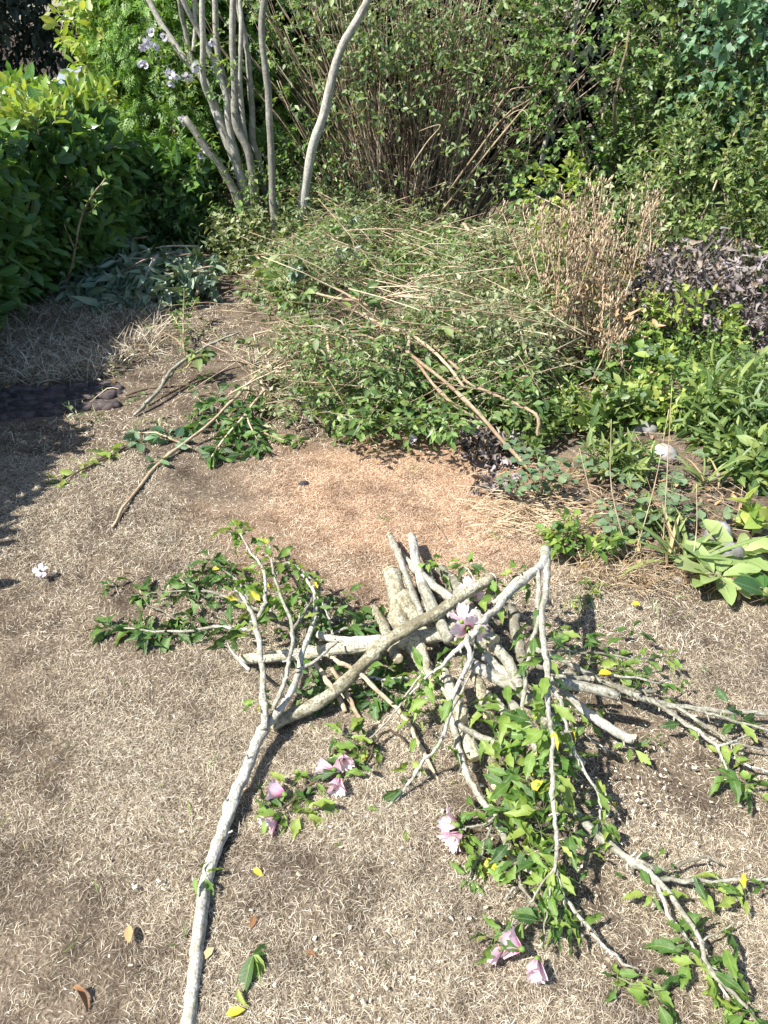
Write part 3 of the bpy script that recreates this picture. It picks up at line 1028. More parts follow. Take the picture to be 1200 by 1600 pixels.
# conifer
for (u, v, Y, rx, rz, n, lab) in ((285, 190, 7.15, .5, .75, 1050, 'feathery bright green conifer behind the bare hibiscus stems'),
                                  (440, 150, 7.5, .5, 1.1, 900, 'darker feathery conifer between the hibiscus stems and the brown stemmed shrub')):
    p = dp(u, v, Y)
    root = thing('conifer', lab, 'conifer', (p[0], p[1], 0), 'feathery conifers behind the hibiscus')
    st = MB()
    tube(st, [(p[0], p[1] + .1, -.05), (p[0], p[1] + .1, 1.2), (p[0], p[1] + .1, 2.5)], [.06, .045, .015], 8)
    put(st, 'trunk', MAT['darkwood'], root)
    P, Nn = shell_ball((p[0], p[1] + .1, 1.3), (rx, .5, rz + .4), n, .35, .2, 4, u)
    D = Nn + np.array([0, -.1, .15]) + rng.normal(0, .35, P.shape)
    M, T = shoots(P, D, .18, 5, .115, alpha=50, droop=.45, up=.6, normal=Nn)
    foliage(root, FROND, MAT['cyp'], M, T, 200, name='spray', rest='sprays')

# shrub of brown canes in the middle
b0 = dp(640, 372, 6.75); b0[2] = 0
root = thing('cane_shrub', 'large shrub of crowded brown bare canes fanning up behind the brush pile', 'shrub', b0)
ca = []
canes = 0
rest = MB()
leafP, leafD = [], []
for k in range(430):
    s = rng.normal(0, 1)
    bx = b0[0] + np.clip(s, -1.9, 1.9) * .29
    by = b0[1] + rng.uniform(-.18, .45)
    lean = np.clip(s * .25 + rng.normal(0, .24), -.62, .95)
    H = rng.uniform(.7, 2.3) * (1 if abs(lean) < .6 else .8)
    fwd = -rng.uniform(-.05, .3)
    p = np.array([bx, by, -.02])
    q = p + np.array([lean * H, fwd * H * .5, H])
    m = p * .55 + q * .45 + np.array([-lean * .13 * H + rng.normal(0, .03), rng.normal(0, .03), 0])
    m2 = p * .2 + q * .8 + rng.normal(0, .025, 3)
    r = rng.uniform(.0035, .0085)
    if canes < 240 and by < b0[1] + .3:
        one_mb = MB()
        tube(one_mb, [p, m, m2, q], [r, r * .85, r * .6, r * .35], 5, 4, wob=.004)
        put(one_mb, 'cane', MAT['brownstem'], root)
        canes += 1
    else:
        tube(rest, [p, m, m2, q], [r, r * .85, r * .6, r * .35], 4, 3, wob=.004)
    if H > 1.5:
        for _ in range(2):
            t = rng.uniform(.7, 1)
            leafP.append(p * (1 - t) + q * t + rng.normal(0, .06, 3)); leafD.append(np.array([rng.normal(0, .7), -.6 + rng.normal(0, .4), rng.uniform(-.7, .6)]))
for k in range(420):       # fine side twigs in the tangle
    x = b0[0] + rng.uniform(-.55, .95); z = rng.uniform(.25, 1.6)
    p = np.array([x, b0[1] - rng.uniform(.0, .3), z]); d = unit([rng.normal(.25, .7), rng.normal(-.2, .3), rng.normal(.3, .5)])
    q = p + d * rng.uniform(.1, .4)
    tube(rest, [p, (p + q) / 2 + rng.normal(0, .02, 3), q], [.0028, .0022, .001], 3, 2)
put(rest, 'cane_tangle', MAT['brownstem'], root, kind='stuff')
P = np.array(leafP); D = np.array(leafD)
for (u0, u1, v0, v1, n, y0) in ((460, 570, -20, 330, 130, .15), (560, 870, -40, 100, 300, .25), (560, 700, 40, 190, 120, .3), (720, 850, 60, 170, 60, .3), (690, 830, 265, 340, 40, .3), (600, 800, 110, 260, 40, .3), (480, 620, 250, 350, 35, .25)):
    for _ in range(n):
        P = np.vstack([P, dp(rng.uniform(u0, u1), rng.uniform(v0, v1), b0[1] - y0 - rng.uniform(-.1, .25))])
        D = np.vstack([D, [rng.normal(0, .6), rng.normal(-.4, .3), rng.normal(-.2, .5)]])
st = MB()
M, T = shoots(P, D, rng.uniform(.08, .2, len(P)), 5, .05, alpha=60, droop=.35, up=.4, opp=True, mb=st, rt=.0012)
foliage(root, SMALL, MAT['pale'], M, T, 300, cell=8)
put(st, 'shoots', MAT['brownstem'], root, kind='stuff')

# pale cut canes leaning out at the side of the brown shrub
for i, (pts, lab) in enumerate((([(690, 330, 6.3), (760, 240, 6.2), (860, 120, 6.1), (915, 45, 6.0)], 'long pale cane sticking out highest from the brown shrub'),
                                ([(700, 300, 6.25), (780, 190, 6.15), (850, 140, 6.1), (905, 55, 6.05)], 'pale cane with broken tip leaning across the brown shrub'),
                                ([(640, 265, 6.2), (665, 225, 6.1), (690, 197, 6.05), (655, 205, 6.1)], 'bent pale cane snapped over at the front of the brown shrub'),
                                ([(770, 182, 6.15), (800, 140, 6.1), (840, 130, 6.1), (868, 70, 6.0)], 'short pale cane splitting near the dark gap'),
                                ([(790, 185, 6.1), (815, 172, 6.05), (828, 200, 6.0), (822, 265, 6.0)], 'thin pale twig arching down over the dark gap'))):
    q = [dp(*a) for a in pts]
    mb = MB()
    w = (.009, .008, .006, .006, .0032)[i]
    tube(mb, q, [w, w * .9, w * .7, w * .4], 6, 4, wob=.003)
    tag(put(mb, 'cane', MAT['stick'], at=q[0]), lab, 'cane', 'pale canes at the brown shrub')

# slender bare trunks in the shade at the right
for pts, w, lab in (([(838, 330, 6.5), (850, 240, 6.5), (862, 190, 6.5), (885, 120, 6.5), (905, 0, 6.5), (915, -80, 6.5)], 9, 'thin grey trunk standing in the dark gap beside the brown shrub'),
                    ([(952, 300, 6.2), (955, 235, 5.95), (958, 175, 5.72), (968, 120, 5.68), (978, 60, 5.75), (980, 20, 6.1), (982, -10, 6.3)], 6, 'thin crooked stem showing among the dense small leaves')):
    q = [dp(*a) for a in pts]
    q = [np.array([q[0][0], q[0][1], 0])] + q
    rr = [w * .5 * depth(q[1]) / FOC * (1 - .1 * i) for i in range(len(q))]
    mb = MB(); tube(mb, q, rr, 7, 4, wob=.005)
    tag(put(mb, 'slender_trunk', MAT['darkstick' if w < 7 else 'trunk'], at=q[0]), lab, 'trunk', 'slender trunks among the shrubs')

# dense small-leaved shrubs at the right
def bx(u, v, Y):
    return dp(u, v, Y)


p = bx(960, 200, 6.2)
shrub('privet_shrub', 'dense dark small leaved shrub beside the brown stemmed shrub', 'shrub', (p[0], p[1], 0),
      [((p[0] - .1, p[1] + .1, 1.1), (.62, .45, 1.05), 900, .35, .25, 5), ((p[0] + .1, p[1] - .1, .45), (.5, .35, .5), 300, .4, .2, 6)],
      ROUND, 'small', .042, .15, 8, 300, droop=.15, opp=True, stems=8)
p = bx(1080, 160, 6.0)
shrub('mixed_shrub', 'light green shrub with slender leaves and yellow tips in the thicket', 'shrub', (p[0], p[1], 0),
      [((p[0], p[1] + .15, 1.15), (.5, .4, .95), 620, .4, .3, 5), ((p[0] - .1, p[1] - .1, .8), (.4, .3, .6), 260, .4, .3, 5)],
      SMALL, 'pale', .055, .16, 8, 300, droop=.2, stems=8)
p = bx(1190, 90, 5.7)
shrub('ivy_thicket', 'blue green heart leaved climber covering the corner of the thicket', 'climber', (p[0], p[1], 0),
      [((p[0] + .1, p[1] + .1, 1.35), (.5, .4, .7), 420, .3, .2, 4), ((p[0] + .5, p[1], .9), (.6, .5, .9), 300, .3, .2, 4)],
      HEART, 'ivy', .06, .18, 7, 300, droop=.45, up=.3, stems=6)
p = bx(1130, 320, 5.3)
shrub('low_shrub', 'bright yellow green low shrub in front of the dark thicket', 'shrub', (p[0], p[1], 0),
      [((p[0], p[1], .62), (.5, .4, .5), 520, .4, .3, 6), ((p[0] + .35, p[1] - .1, .5), (.4, .35, .45), 260, .4, .3, 6)],
      SMALL, 'bed', .045, .15, 9, 300, droop=.15, stems=8)
p = bx(1195, 250, 5.6)
shrub('privet_shrub', 'dark small leaved shrub at the edge below the blue green climber', 'shrub', (p[0], p[1], 0),
      [((p[0], p[1] + .1, .9), (.45, .35, .5), 380, .4, .3, 6)], ROUND, 'small', .042, .15, 8, 150, droop=.15, opp=True, stems=6)
p = bx(875, 318, 5.6)
shrub('golden_sprig', 'small round leaved golden green sprig in front of the dark gap', 'shrub', (p[0], p[1], 0),
      [((p[0], p[1], .55), (.17, .13, .22), 45, .5, .3, 8)], ROUND, 'gold', .05, .12, 8, 200, droop=.1, opp=True, stems=3, stem_r=.005)
# undergrowth between tree base and hedge
p = bx(270, 330, 6.4)
shrub('undergrowth_shrub', 'dim low leafy growth at the foot of the bare hibiscus stems', 'shrub', (p[0], p[1], 0),
      [((p[0], p[1], .3), (.5, .3, .32), 260, .5, .3, 6), ((p[0] + .7, p[1] - .05, .3), (.45, .3, .3), 200, .5, .3, 6), ((p[0] + 1.1, p[1] + .1, .35), (.4, .3, .4), 160, .5, .3, 6)],
      SMALL, 'small', .045, .16, 7, 120, droop=.25, stems=6)

# ------------------------------------------------------------------ flowers
def petal_tpl(flare, wid=.62, curl=0.0, wave=.12, seed=0):
    n, m = 7, 6
    V, UV, F = [], [], []
    for i in range(n + 1):
        t = i / n
        w = wid * (t ** .6) * (1.0, 1, 1, 1, 1, 1, .97, .8)[i] * .5 + .02
        r = .05 + math.sin(flare) * t ** 1.15 + curl * t ** 4
        z = math.cos(flare) * t - curl * .5 * t ** 4
        for j in range(m + 1):
            q = (j / m - .5) * 2
            ruf = wave * t * t * math.sin(q * 8 + seed + i * .6)
            V.append((q * w, -(r - .13 * q * q * t) - ruf * .7, z + ruf * .6 - (.1 * q * q if i == n else 0)))
            UV.append((q * w, t))
    for i in range(n):
        for j in range(m):
            a = i * (m + 1) + j
            F.append([a, a + 1, a + m + 2, a + m + 1])
    return tpl_of(V, F, UV)


PETAL = {'closed': [petal_tpl(R(13), .7, .05, .1, q) for q in (0, 2)], 'half': [petal_tpl(R(24), .8, .16, .13, q) for q in (0, 2)], 'open': [petal_tpl(R(58), .85, .1, .14, q) for q in (0, 2)]}


def bud_tpl():
    V, F = [], []
    n = 7
    prof = [(0.04, -.08), (.13, 0), (.15, .12), (.12, .3), (.17, .42)]
    for r, z in prof:
        for i in range(n):
            a = 2 * math.pi * i / n
            rr = r * (1.25 if (z > .4 and i % 2 == 0) else 1)
            V.append((rr * math.cos(a), rr * math.sin(a), z))
    for k in range(len(prof) - 1):
        for i in range(n):
            F.append([k * n + i, k * n + (i + 1) % n, (k + 1) * n + (i + 1) % n, (k + 1) * n + i])
    F.append(list(range(n))[::-1])
    return tpl_of(V, F)


CALYX = bud_tpl()


STAMEN = tpl_of([(.03 * math.cos(a) * w, .03 * math.sin(a) * w, z) for z, w in ((0, 1), (.3, 1), (.45, 2.2), (.62, 1.8), (.7, .3)) for a in np.arange(6) * math.pi / 3],
                [[k * 6 + i, k * 6 + (i + 1) % 6, k * 6 + 6 + (i + 1) % 6, k * 6 + 6 + i] for k in range(4) for i in range(6)])
MAT['stamen'] = plain_mat('cream_stamen', [(.7, .6, .35), (.8, .74, .5)], scale=200)


def flower(P, D, size, mode='closed', mat='petal', parent=None, name='flower'):
    """calyx mesh as the flower, five petal children"""
    D = Vector(D).normalized()
    q = D.to_track_quat('Z', 'Y').to_matrix().to_4x4()
    o = bpy.data.objects.new(name, shared_mesh('calyx', CALYX, MAT['calyx']))
    COL.objects.link(o)
    w = wloc(parent) if parent is not None else np.zeros(3)
    if parent is not None:
        o.parent = parent
    o.matrix_basis = Matrix.Translation(Vector(np.asarray(P) - w)) @ q @ Matrix.Scale(size, 4)
    r0 = random.uniform(0, 6)
    for k in range(5):
        c = bpy.data.objects.new('petal', shared_mesh('petal', PETAL[mode][k % 2], MAT[mat]))
        COL.objects.link(c)
        c.parent = o
        c.rotation_euler = (random.gauss(0, .14), random.gauss(0, .14), r0 + k * 2 * math.pi / 5 + random.gauss(0, .15))
        c.scale = (1, 1, random.uniform(.9, 1.08))
        c.location = (0, 0, .05)
    if mode != 'closed':
        c = bpy.data.objects.new('stamen', shared_mesh('stamen', STAMEN, MAT['stamen']))
        COL.objects.link(c); c.parent = o; c.location = (0, 0, .1)
    return o


# ------------------------------------------------------------------ cut branches: main stem mesh + twig, leaf, flower, cut_end children
def pts3(path):
    P, r = [], []
    for (u, v, h, w) in path:
        p = gp(u, v, h) if not isinstance(h, tuple) else dp(u, v, h[0])
        P.append(p); r.append(max(.0006, .5 * w * depth(p) / FOC))
    return np.array(P), np.array(r)


def cut_end(P, T, r, root, mat='cut'):
    d = unit(T)
    a = np.array([0, 0, 1.0]) if abs(d[2]) < .9 else np.array([1.0, 0, 0])
    A = unit(np.cross(d, a)); B = np.cross(d, A)
    n = 12
    V = [P + d * .0035]
    for rr, dd in ((.7, .003), (1.0, .001), (1.03, -.004)):
        for i in range(n):
            th = 2 * math.pi * i / n
            V.append(P + d * (dd + rng.normal(0, .0006)) + (A * math.cos(th) + B * math.sin(th)) * r * rr * (1 + rng.normal(0, .02)))
    F = [[0, 1 + i, 1 + (i + 1) % n] for i in range(n)]
    for k in (0, 1):
        F += [[1 + k * n + i, 1 + (k + 1) * n + i, 1 + (k + 1) * n + (i + 1) % n, 1 + k * n + (i + 1) % n] for i in range(n)]
    mb = MB(); mb.add(V, F)
    return put(mb, 'cut_end', MAT[mat], root, smooth=False)


def leaf_at(root, p, d, size, tpls, mat, up=1.0, name='leaf'):
    nr = np.array([[0, 0, up]]) + rng.normal(0, .7, (1, 3))
    M = frames(np.array([d]), nr, size)
    one(name, tpls[rng.integers(len(tpls))], mat, M[0], p, root)


def branch(name, label, cat, paths, bark='bark', group=None, leaf=None, clusters=(), flowers=(), ends=(), sides=8, wob=.002, rough=.05, tpls=HIB, mat='hib', ysh=.05):
    """paths[0] is the stem, the rest its twigs; leaf: {path index: (from, spacing, per node, size)}"""
    P, r = pts3(paths[0])
    root = None
    dense = []
    for i, pa in enumerate(paths):
        P, r = pts3(pa)
        mb = MB()
        Q, rr, T = tube(mb, P, r, sides if i == 0 else 7, 6, rough, wob, knots=len(P) * (2.2 if i == 0 else 1.4))
        dense.append((Q, rr, T))
        if bark in ('bark', 'moss') and max(w for *_, w in pa) > 4:      # broken-off side shoots
            for _ in range(int(len(P) * (1.5 if leaf else .7))):
                k = int(rng.integers(2, len(Q) - 1)); d = unit(np.cross(T[k], rng.normal(0, 1, 3)) + T[k] * rng.uniform(.2, .9))
                l = rr[k] + rng.uniform(.004, .016)
                prisms(mb, Q[k][None], (Q[k] + d * l)[None], min(rr[k] * .5, .0032), min(rr[k] * .4, .0022), 5)
        if i == 0:
            root = tag(put(mb, name, MAT[bark], at=P[0]), label, cat, group)
        else:
            put(mb, 'twig', MAT[bark], root)
    Q, rr, T = dense[0]
    for e in ends:
        cut_end(Q[0] if e == 0 else Q[-1], -T[0] if e == 0 else T[-1], rr[0] if e == 0 else rr[-1], root)
    petiole = MB()
    def node(p, n, size, dirv=None):
        n = int(n * 1.35 + rng.random())
        a0 = rng.uniform(0, 6.28)
        for k in range(n):
            a = a0 + k * 6.28 / max(n, 1) + rng.normal(0, .4)
            d = np.array([math.cos(a), math.sin(a), rng.uniform(-.5, .45)])
            if dirv is not None:
                d = d * .8 + dirv * .7
            d = unit(d)
            if p[2] < .05:
                d[2] = max(d[2], -.1)
            if rng.random() < .06:
                continue
            s = size * rng.uniform(.6, 1.35)
            b = p + d * s * .28
            prisms(petiole, p[None], b[None], .0007, .0006)
            if b[2] + d[2] * s < .006:
                d[2] = max(d[2], (.012 - b[2]) / s)
            m = MAT['hiby'] if rng.random() < ysh * .4 else MAT[mat]
            leaf_at(root, b, d, s * (.75 if m is MAT['hiby'] else 1), tpls, m, up=.9)
    for i, (f0, sp, per, size) in (leaf or {}).items():
        Q, rr, T = dense[i]
        seg = np.linalg.norm(np.diff(Q, axis=0), axis=1); L = np.concatenate([[0], np.cumsum(seg)])
        s = L[-1] * f0
        while s < L[-1]:
            p = np.array([np.interp(s, L, Q[:, k]) for k in range(3)])
            j = min(len(T) - 1, int(np.searchsorted(L, s)))
            node(p, int(rng.integers(max(1, per - 1), per + 2)), size, T[j])
            s += sp * rng.uniform(.6, 1.4)
        if f0 < 1:
            node(Q[-1], per + 1, size * .8, T[-1])
    for (u, v, h, n, size) in clusters:
        node(gp(u, v, h), n, size)
    if petiole.n:
        put(petiole, 'petioles', MAT['stem'], root, kind='stuff')
    for (u, v, h, du, dv, size, mode) in flowers:
        p = gp(u, v, h); q = gp(u + du, v + dv, max(h + .0, .012))
        d = unit(q - p)
        flower(p, d, size, mode, 'petal', root)
    return root


# --- the long forked branch lying towards the camera
branch('forked_branch', 'long pale forked branch lying towards the camera with leafy tip', 'branch',
       [[(284, 1690, .016, 23), (297, 1595, .018, 22), (311, 1480, .026, 21), (327, 1365, .036, 20.5), (352, 1280, .05, 20), (388, 1195, .07, 19), (413, 1135, .085, 17), (433, 1101, .1, 12), (462, 1047, .12, 10),
         (471, 1005, .15, 9), (487, 963, .16, 8), (487, 930, .17, 6), (475, 905, .18, 5), (462, 884, .18, 3)],
        [(411, 1138, .085, 13), (406, 1072, .115, 10), (402, 1013, .16, 9), (396, 963, .17, 8), (383, 938, .18, 6), (367, 922, .18, 3)],
        [(427, 1105, .1, 8), (446, 1047, .16, 7), (454, 1005, .17, 7), (452, 963, .18, 6), (437, 922, .19, 5), (429, 888, .2, 4), (421, 850, .2, 3)],
        [(454, 988, .17, 5), (475, 955, .18, 5), (488, 934, .18, 4)],
        [(462, 1047, .12, 7), (506, 1026, .13, 5), (529, 1003, .12, 3)],
        [(403, 965, .17, 6), (412, 940, .18, 6), (410, 897, .19, 5), (392, 863, .2, 4), (372, 828, .2, 2.5)],
        [(392, 1047, .1, 6), (367, 1017, .09, 4), (357, 1003, .08, 2)],
        [(430, 900, .19, 4), (448, 880, .2, 4), (487, 905, .19, 3)]],
       leaf={0: (.86, .05, 2, .05), 1: (.55, .045, 2, .055), 2: (.5, .05, 2, .055), 5: (.1, .05, 2, .058), 3: (.3, .06, 1, .05), 7: (.3, .06, 2, .045)},
       clusters=[(372, 825, .2, 5, .062), (405, 905, .17, 4, .065), (395, 945, .15, 4, .065), (425, 960, .14, 4, .065), (440, 940, .16, 4, .06), (470, 915, .17, 4, .055),
                 (450, 985, .1, 3, .055), (405, 1095, .1, 4, .055), (385, 985, .1, 4, .06), (480, 970, .1, 4, .055), (315, 1365, .05, 3, .04), (430, 920, .15, 5, .06)], ends=(0,), sides=12, rough=.03, ysh=.13)
# --- leafy side branches under and left of it
branch('leafy_branch', 'leafy branch reaching out flat on the lawn farthest from the log pile', 'branch',
       [[(392, 985, .06, 6), (335, 978, .05, 5), (283, 984, .045, 4), (235, 985, .04, 3), (175, 980, .03, 2)], [(300, 982, .04, 3), (240, 950, .04, 2), (225, 945, .03, 1.5)]],
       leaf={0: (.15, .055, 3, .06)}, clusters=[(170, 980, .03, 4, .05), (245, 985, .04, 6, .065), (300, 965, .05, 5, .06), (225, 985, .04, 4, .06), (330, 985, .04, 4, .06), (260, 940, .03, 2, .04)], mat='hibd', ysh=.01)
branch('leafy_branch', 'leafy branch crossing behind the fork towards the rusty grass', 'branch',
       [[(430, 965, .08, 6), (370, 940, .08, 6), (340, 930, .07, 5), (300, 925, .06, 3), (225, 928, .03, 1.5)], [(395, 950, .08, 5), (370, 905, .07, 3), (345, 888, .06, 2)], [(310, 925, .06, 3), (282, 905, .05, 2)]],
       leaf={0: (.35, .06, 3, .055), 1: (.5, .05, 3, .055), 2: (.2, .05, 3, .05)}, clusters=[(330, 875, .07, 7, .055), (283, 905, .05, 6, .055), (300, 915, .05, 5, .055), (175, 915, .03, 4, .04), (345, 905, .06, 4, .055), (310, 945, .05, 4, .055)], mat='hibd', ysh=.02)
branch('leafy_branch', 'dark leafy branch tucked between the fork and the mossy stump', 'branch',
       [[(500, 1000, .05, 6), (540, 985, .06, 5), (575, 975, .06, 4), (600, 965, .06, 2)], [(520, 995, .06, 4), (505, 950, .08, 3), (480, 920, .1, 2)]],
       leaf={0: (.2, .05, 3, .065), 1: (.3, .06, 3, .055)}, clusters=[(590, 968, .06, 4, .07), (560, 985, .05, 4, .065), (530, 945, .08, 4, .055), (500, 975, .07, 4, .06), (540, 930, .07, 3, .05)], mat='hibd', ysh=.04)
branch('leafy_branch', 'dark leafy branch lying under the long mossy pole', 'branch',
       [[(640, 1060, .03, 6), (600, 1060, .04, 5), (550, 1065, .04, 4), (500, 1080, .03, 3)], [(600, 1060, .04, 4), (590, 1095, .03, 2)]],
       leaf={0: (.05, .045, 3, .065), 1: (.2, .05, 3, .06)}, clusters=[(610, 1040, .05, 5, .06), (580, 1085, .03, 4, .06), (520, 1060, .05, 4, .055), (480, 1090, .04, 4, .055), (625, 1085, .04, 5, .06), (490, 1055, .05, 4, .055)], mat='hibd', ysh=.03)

# --- flowering twig in the middle foreground
branch('flowering_twig', 'cut twig with dark leaves and five closed pink blooms on open grass', 'twig',
       [[(640, 1165, .04, 3), (610, 1140, .05, 4), (575, 1165, .05, 4), (540, 1190, .05, 4), (500, 1215, .04, 4), (465, 1240, .04, 4), (440, 1262, .04, 3), (425, 1270, .03, 2)],
        [(585, 1160, .05, 3), (580, 1185, .04, 3), (565, 1200, .03, 2)], [(560, 1140, .05, 2.5), (560, 1170, .05, 3), (550, 1190, .04, 3)]],
       bark='darkstick', leaf={0: (.3, .09, 2, .052), 2: (.2, .05, 2, .055)},
       clusters=[(540, 1150, .06, 5, .06), (560, 1195, .05, 5, .055), (535, 1205, .05, 4, .05), (500, 1238, .03, 3, .055), (455, 1230, .04, 3, .05), (445, 1265, .03, 5, .06), (470, 1265, .03, 3, .055), (570, 1165, .05, 4, .05)],
       flowers=[(447, 1242, .04, -20, -8, .046, 'half'), (434, 1278, .03, -18, 12, .042, 'half'), (524, 1203, .05, -22, -2, .047, 'closed'), (533, 1178, .06, 2, 14, .044, 'half'), (530, 1212, .05, -8, 22, .044, 'half')], ysh=.03)

# --- arching branch on the log pile, apex to the right
branch('arching_branch', 'pale arching branch propped over the log pile with two long arms', 'branch',
       [[(852, 858, .26, 16), (846, 879, .27, 14), (817, 904, .28, 13), (783, 937, .28, 12), (750, 971, .27, 11), (733, 992, .26, 10), (708, 1017, .24, 7), (679, 1042, .2, 5), (658, 1058, .17, 4), (640, 1085, .13, 3)],
        [(853, 862, .26, 12), (856, 904, .27, 11), (847, 967, .28, 10), (852, 1017, .28, 10), (855, 1067, .27, 9), (857, 1117, .25, 8), (859, 1175, .22, 8), (863, 1237, .18, 8), (868, 1300, .14, 7), (868, 1354, .1, 6)],
        [(730, 994, .26, 9), (729, 1033, .24, 8), (713, 1075, .2, 7), (704, 1117, .17, 7), (688, 1162, .12, 6), (671, 1183, .1, 5), (650, 1217, .06, 5), (617, 1250, .03, 4), (583, 1283, .02, 3), (533, 1333, .01, 2)],
        [(855, 1065, .27, 7), (871, 1092, .25, 6), (888, 1146, .2, 6), (912, 1196, .15, 5), (933, 1237, .1, 4), (938, 1280, .07, 3)],
        [(842, 890, .27, 8), (840, 967, .25, 8), (829, 1008, .23, 7), (817, 1050, .2, 7), (812, 1092, .18, 6), (808, 1150, .14, 4)],
        [(868, 1352, .1, 4), (838, 1392, .08, 3.5), (817, 1437, .06, 3), (792, 1456, .05, 2.5)],
        [(868, 1352, .1, 4), (854, 1417, .07, 3), (842, 1482, .05, 2.5)],
        [(868, 1354, .1, 4), (880, 1400, .07, 3), (885, 1440, .05, 2)],
        [(660, 1056, .17, 3.5), (625, 1100, .1, 3), (583, 1150, .06, 2.5), (542, 1168, .04, 2)],
        [(838, 888, .27, 9), (800, 915, .25, 8), (770, 942, .22, 7)],
        [(704, 1117, .15, 4), (735, 1050, .15, 3), (742, 1010, .2, 2)]],
       leaf={1: (.3, .06, 2, .056), 3: (.35, .07, 2, .052), 4: (.35, .07, 2, .055), 0: (.6, .07, 2, .055), 2: (.08, .12, 1, .05), 5: (.3, .08, 1, .045), 7: (.2, .06, 2, .045)},
       clusters=[(665, 1055, .16, 5, .06), (835, 915, .24, 4, .05), (810, 890, .22, 5, .055), (775, 930, .2, 5, .055), (870, 985, .24, 3, .05),
                 (845, 1130, .2, 6, .058), (870, 1175, .15, 6, .055), (830, 1240, .12, 6, .055),
                 (790, 1195, .12, 5, .055), (890, 1300, .1, 5, .05), (830, 1325, .1, 5, .05), (800, 1310, .08, 4, .05), (860, 1390, .08, 5, .045), (850, 1440, .06, 5, .045), (770, 1465, .05, 5, .045), (950, 1255, .08, 3, .045), (920, 1330, .06, 4, .04),
                 (885, 1210, .12, 4, .05), (795, 1110, .16, 5, .06), (775, 1150, .14, 6, .06), (820, 1190, .12, 6, .058), (850, 1265, .12, 6, .055), (765, 1115, .14, 5, .055), (855, 1095, .2, 5, .055), (835, 1160, .18, 6, .06), (805, 1215, .12, 6, .058), (860, 1215, .14, 6, .055), (845, 1300, .1, 6, .055), (810, 1340, .07, 5, .05), (870, 1420, .06, 5, .045), (840, 1380, .07, 5, .045), (680, 1090, .12, 5, .055), (650, 1120, .08, 4, .055), (640, 1185, .06, 2, .05), (880, 1440, .05, 4, .045), 
                 (870, 1240, .12, 5, .05), (845, 1345, .09, 5, .045), (815, 1275, .1, 5, .05), (800, 1235, .1, 5, .05), ],
       flowers=[(788, 1480, .04, -22, 18, .04, 'closed'), (818, 1484, .05, -12, -6, .045, 'half'), (840, 1496, .045, -4, 24, .044, 'closed'), (720, 972, .24, 2, -2, .045, 'open'), (729, 978, .26, 3, 6, .05, 'open'),
                (728, 925, .16, 2, -6, .045, 'half'), (735, 937, .16, 10, -4, .045, 'half')], ends=(0,), sides=10, ysh=.09)
# --- curved lower branch with the side flower
branch('curved_branch', 'curved grey branch sweeping from under the logs to a bare twig tip', 'branch',
       [[(705, 1120, .1, 10), (711, 1160, .08, 11), (725, 1208, .07, 11), (746, 1246, .06, 11), (783, 1308, .05, 10), (804, 1346, .04, 9), (829, 1364, .04, 7), (858, 1390, .04, 6), (908, 1446, .035, 6), (933, 1479, .03, 6), (962, 1504, .02, 5), (1000, 1517, .015, 3)],
        [(804, 1346, .04, 8), (817, 1383, .035, 5), (846, 1421, .03, 3)], [(779, 1272, .06, 5), (762, 1308, .06, 5), (754, 1335, .04, 5), (733, 1371, .02, 3)],
        [(779, 1272, .06, 3), (760, 1282, .07, 3), (730, 1290, .06, 3), (718, 1296, .05, 3)], [(810, 1350, .04, 6), (830, 1335, .06, 5)], [(806, 1388, .03, 4), (788, 1405, .02, 3)]],
       leaf={2: (.3, .06, 2, .045)}, clusters=[(745, 1265, .06, 4, .045), (780, 1262, .07, 6, .045), (720, 1298, .04, 4, .045), (750, 1325, .05, 3, .05), (790, 1325, .05, 3, .05), (735, 1370, .02, 2, .04), (895, 1440, .04, 4, .045), (905, 1380, .05, 5, .04), (750, 1350, .03, 3, .05)],
       flowers=[(717, 1290, .06, -16, -6, .045, 'half'), (722, 1300, .05, -16, 12, .045, 'half')], ysh=.04)
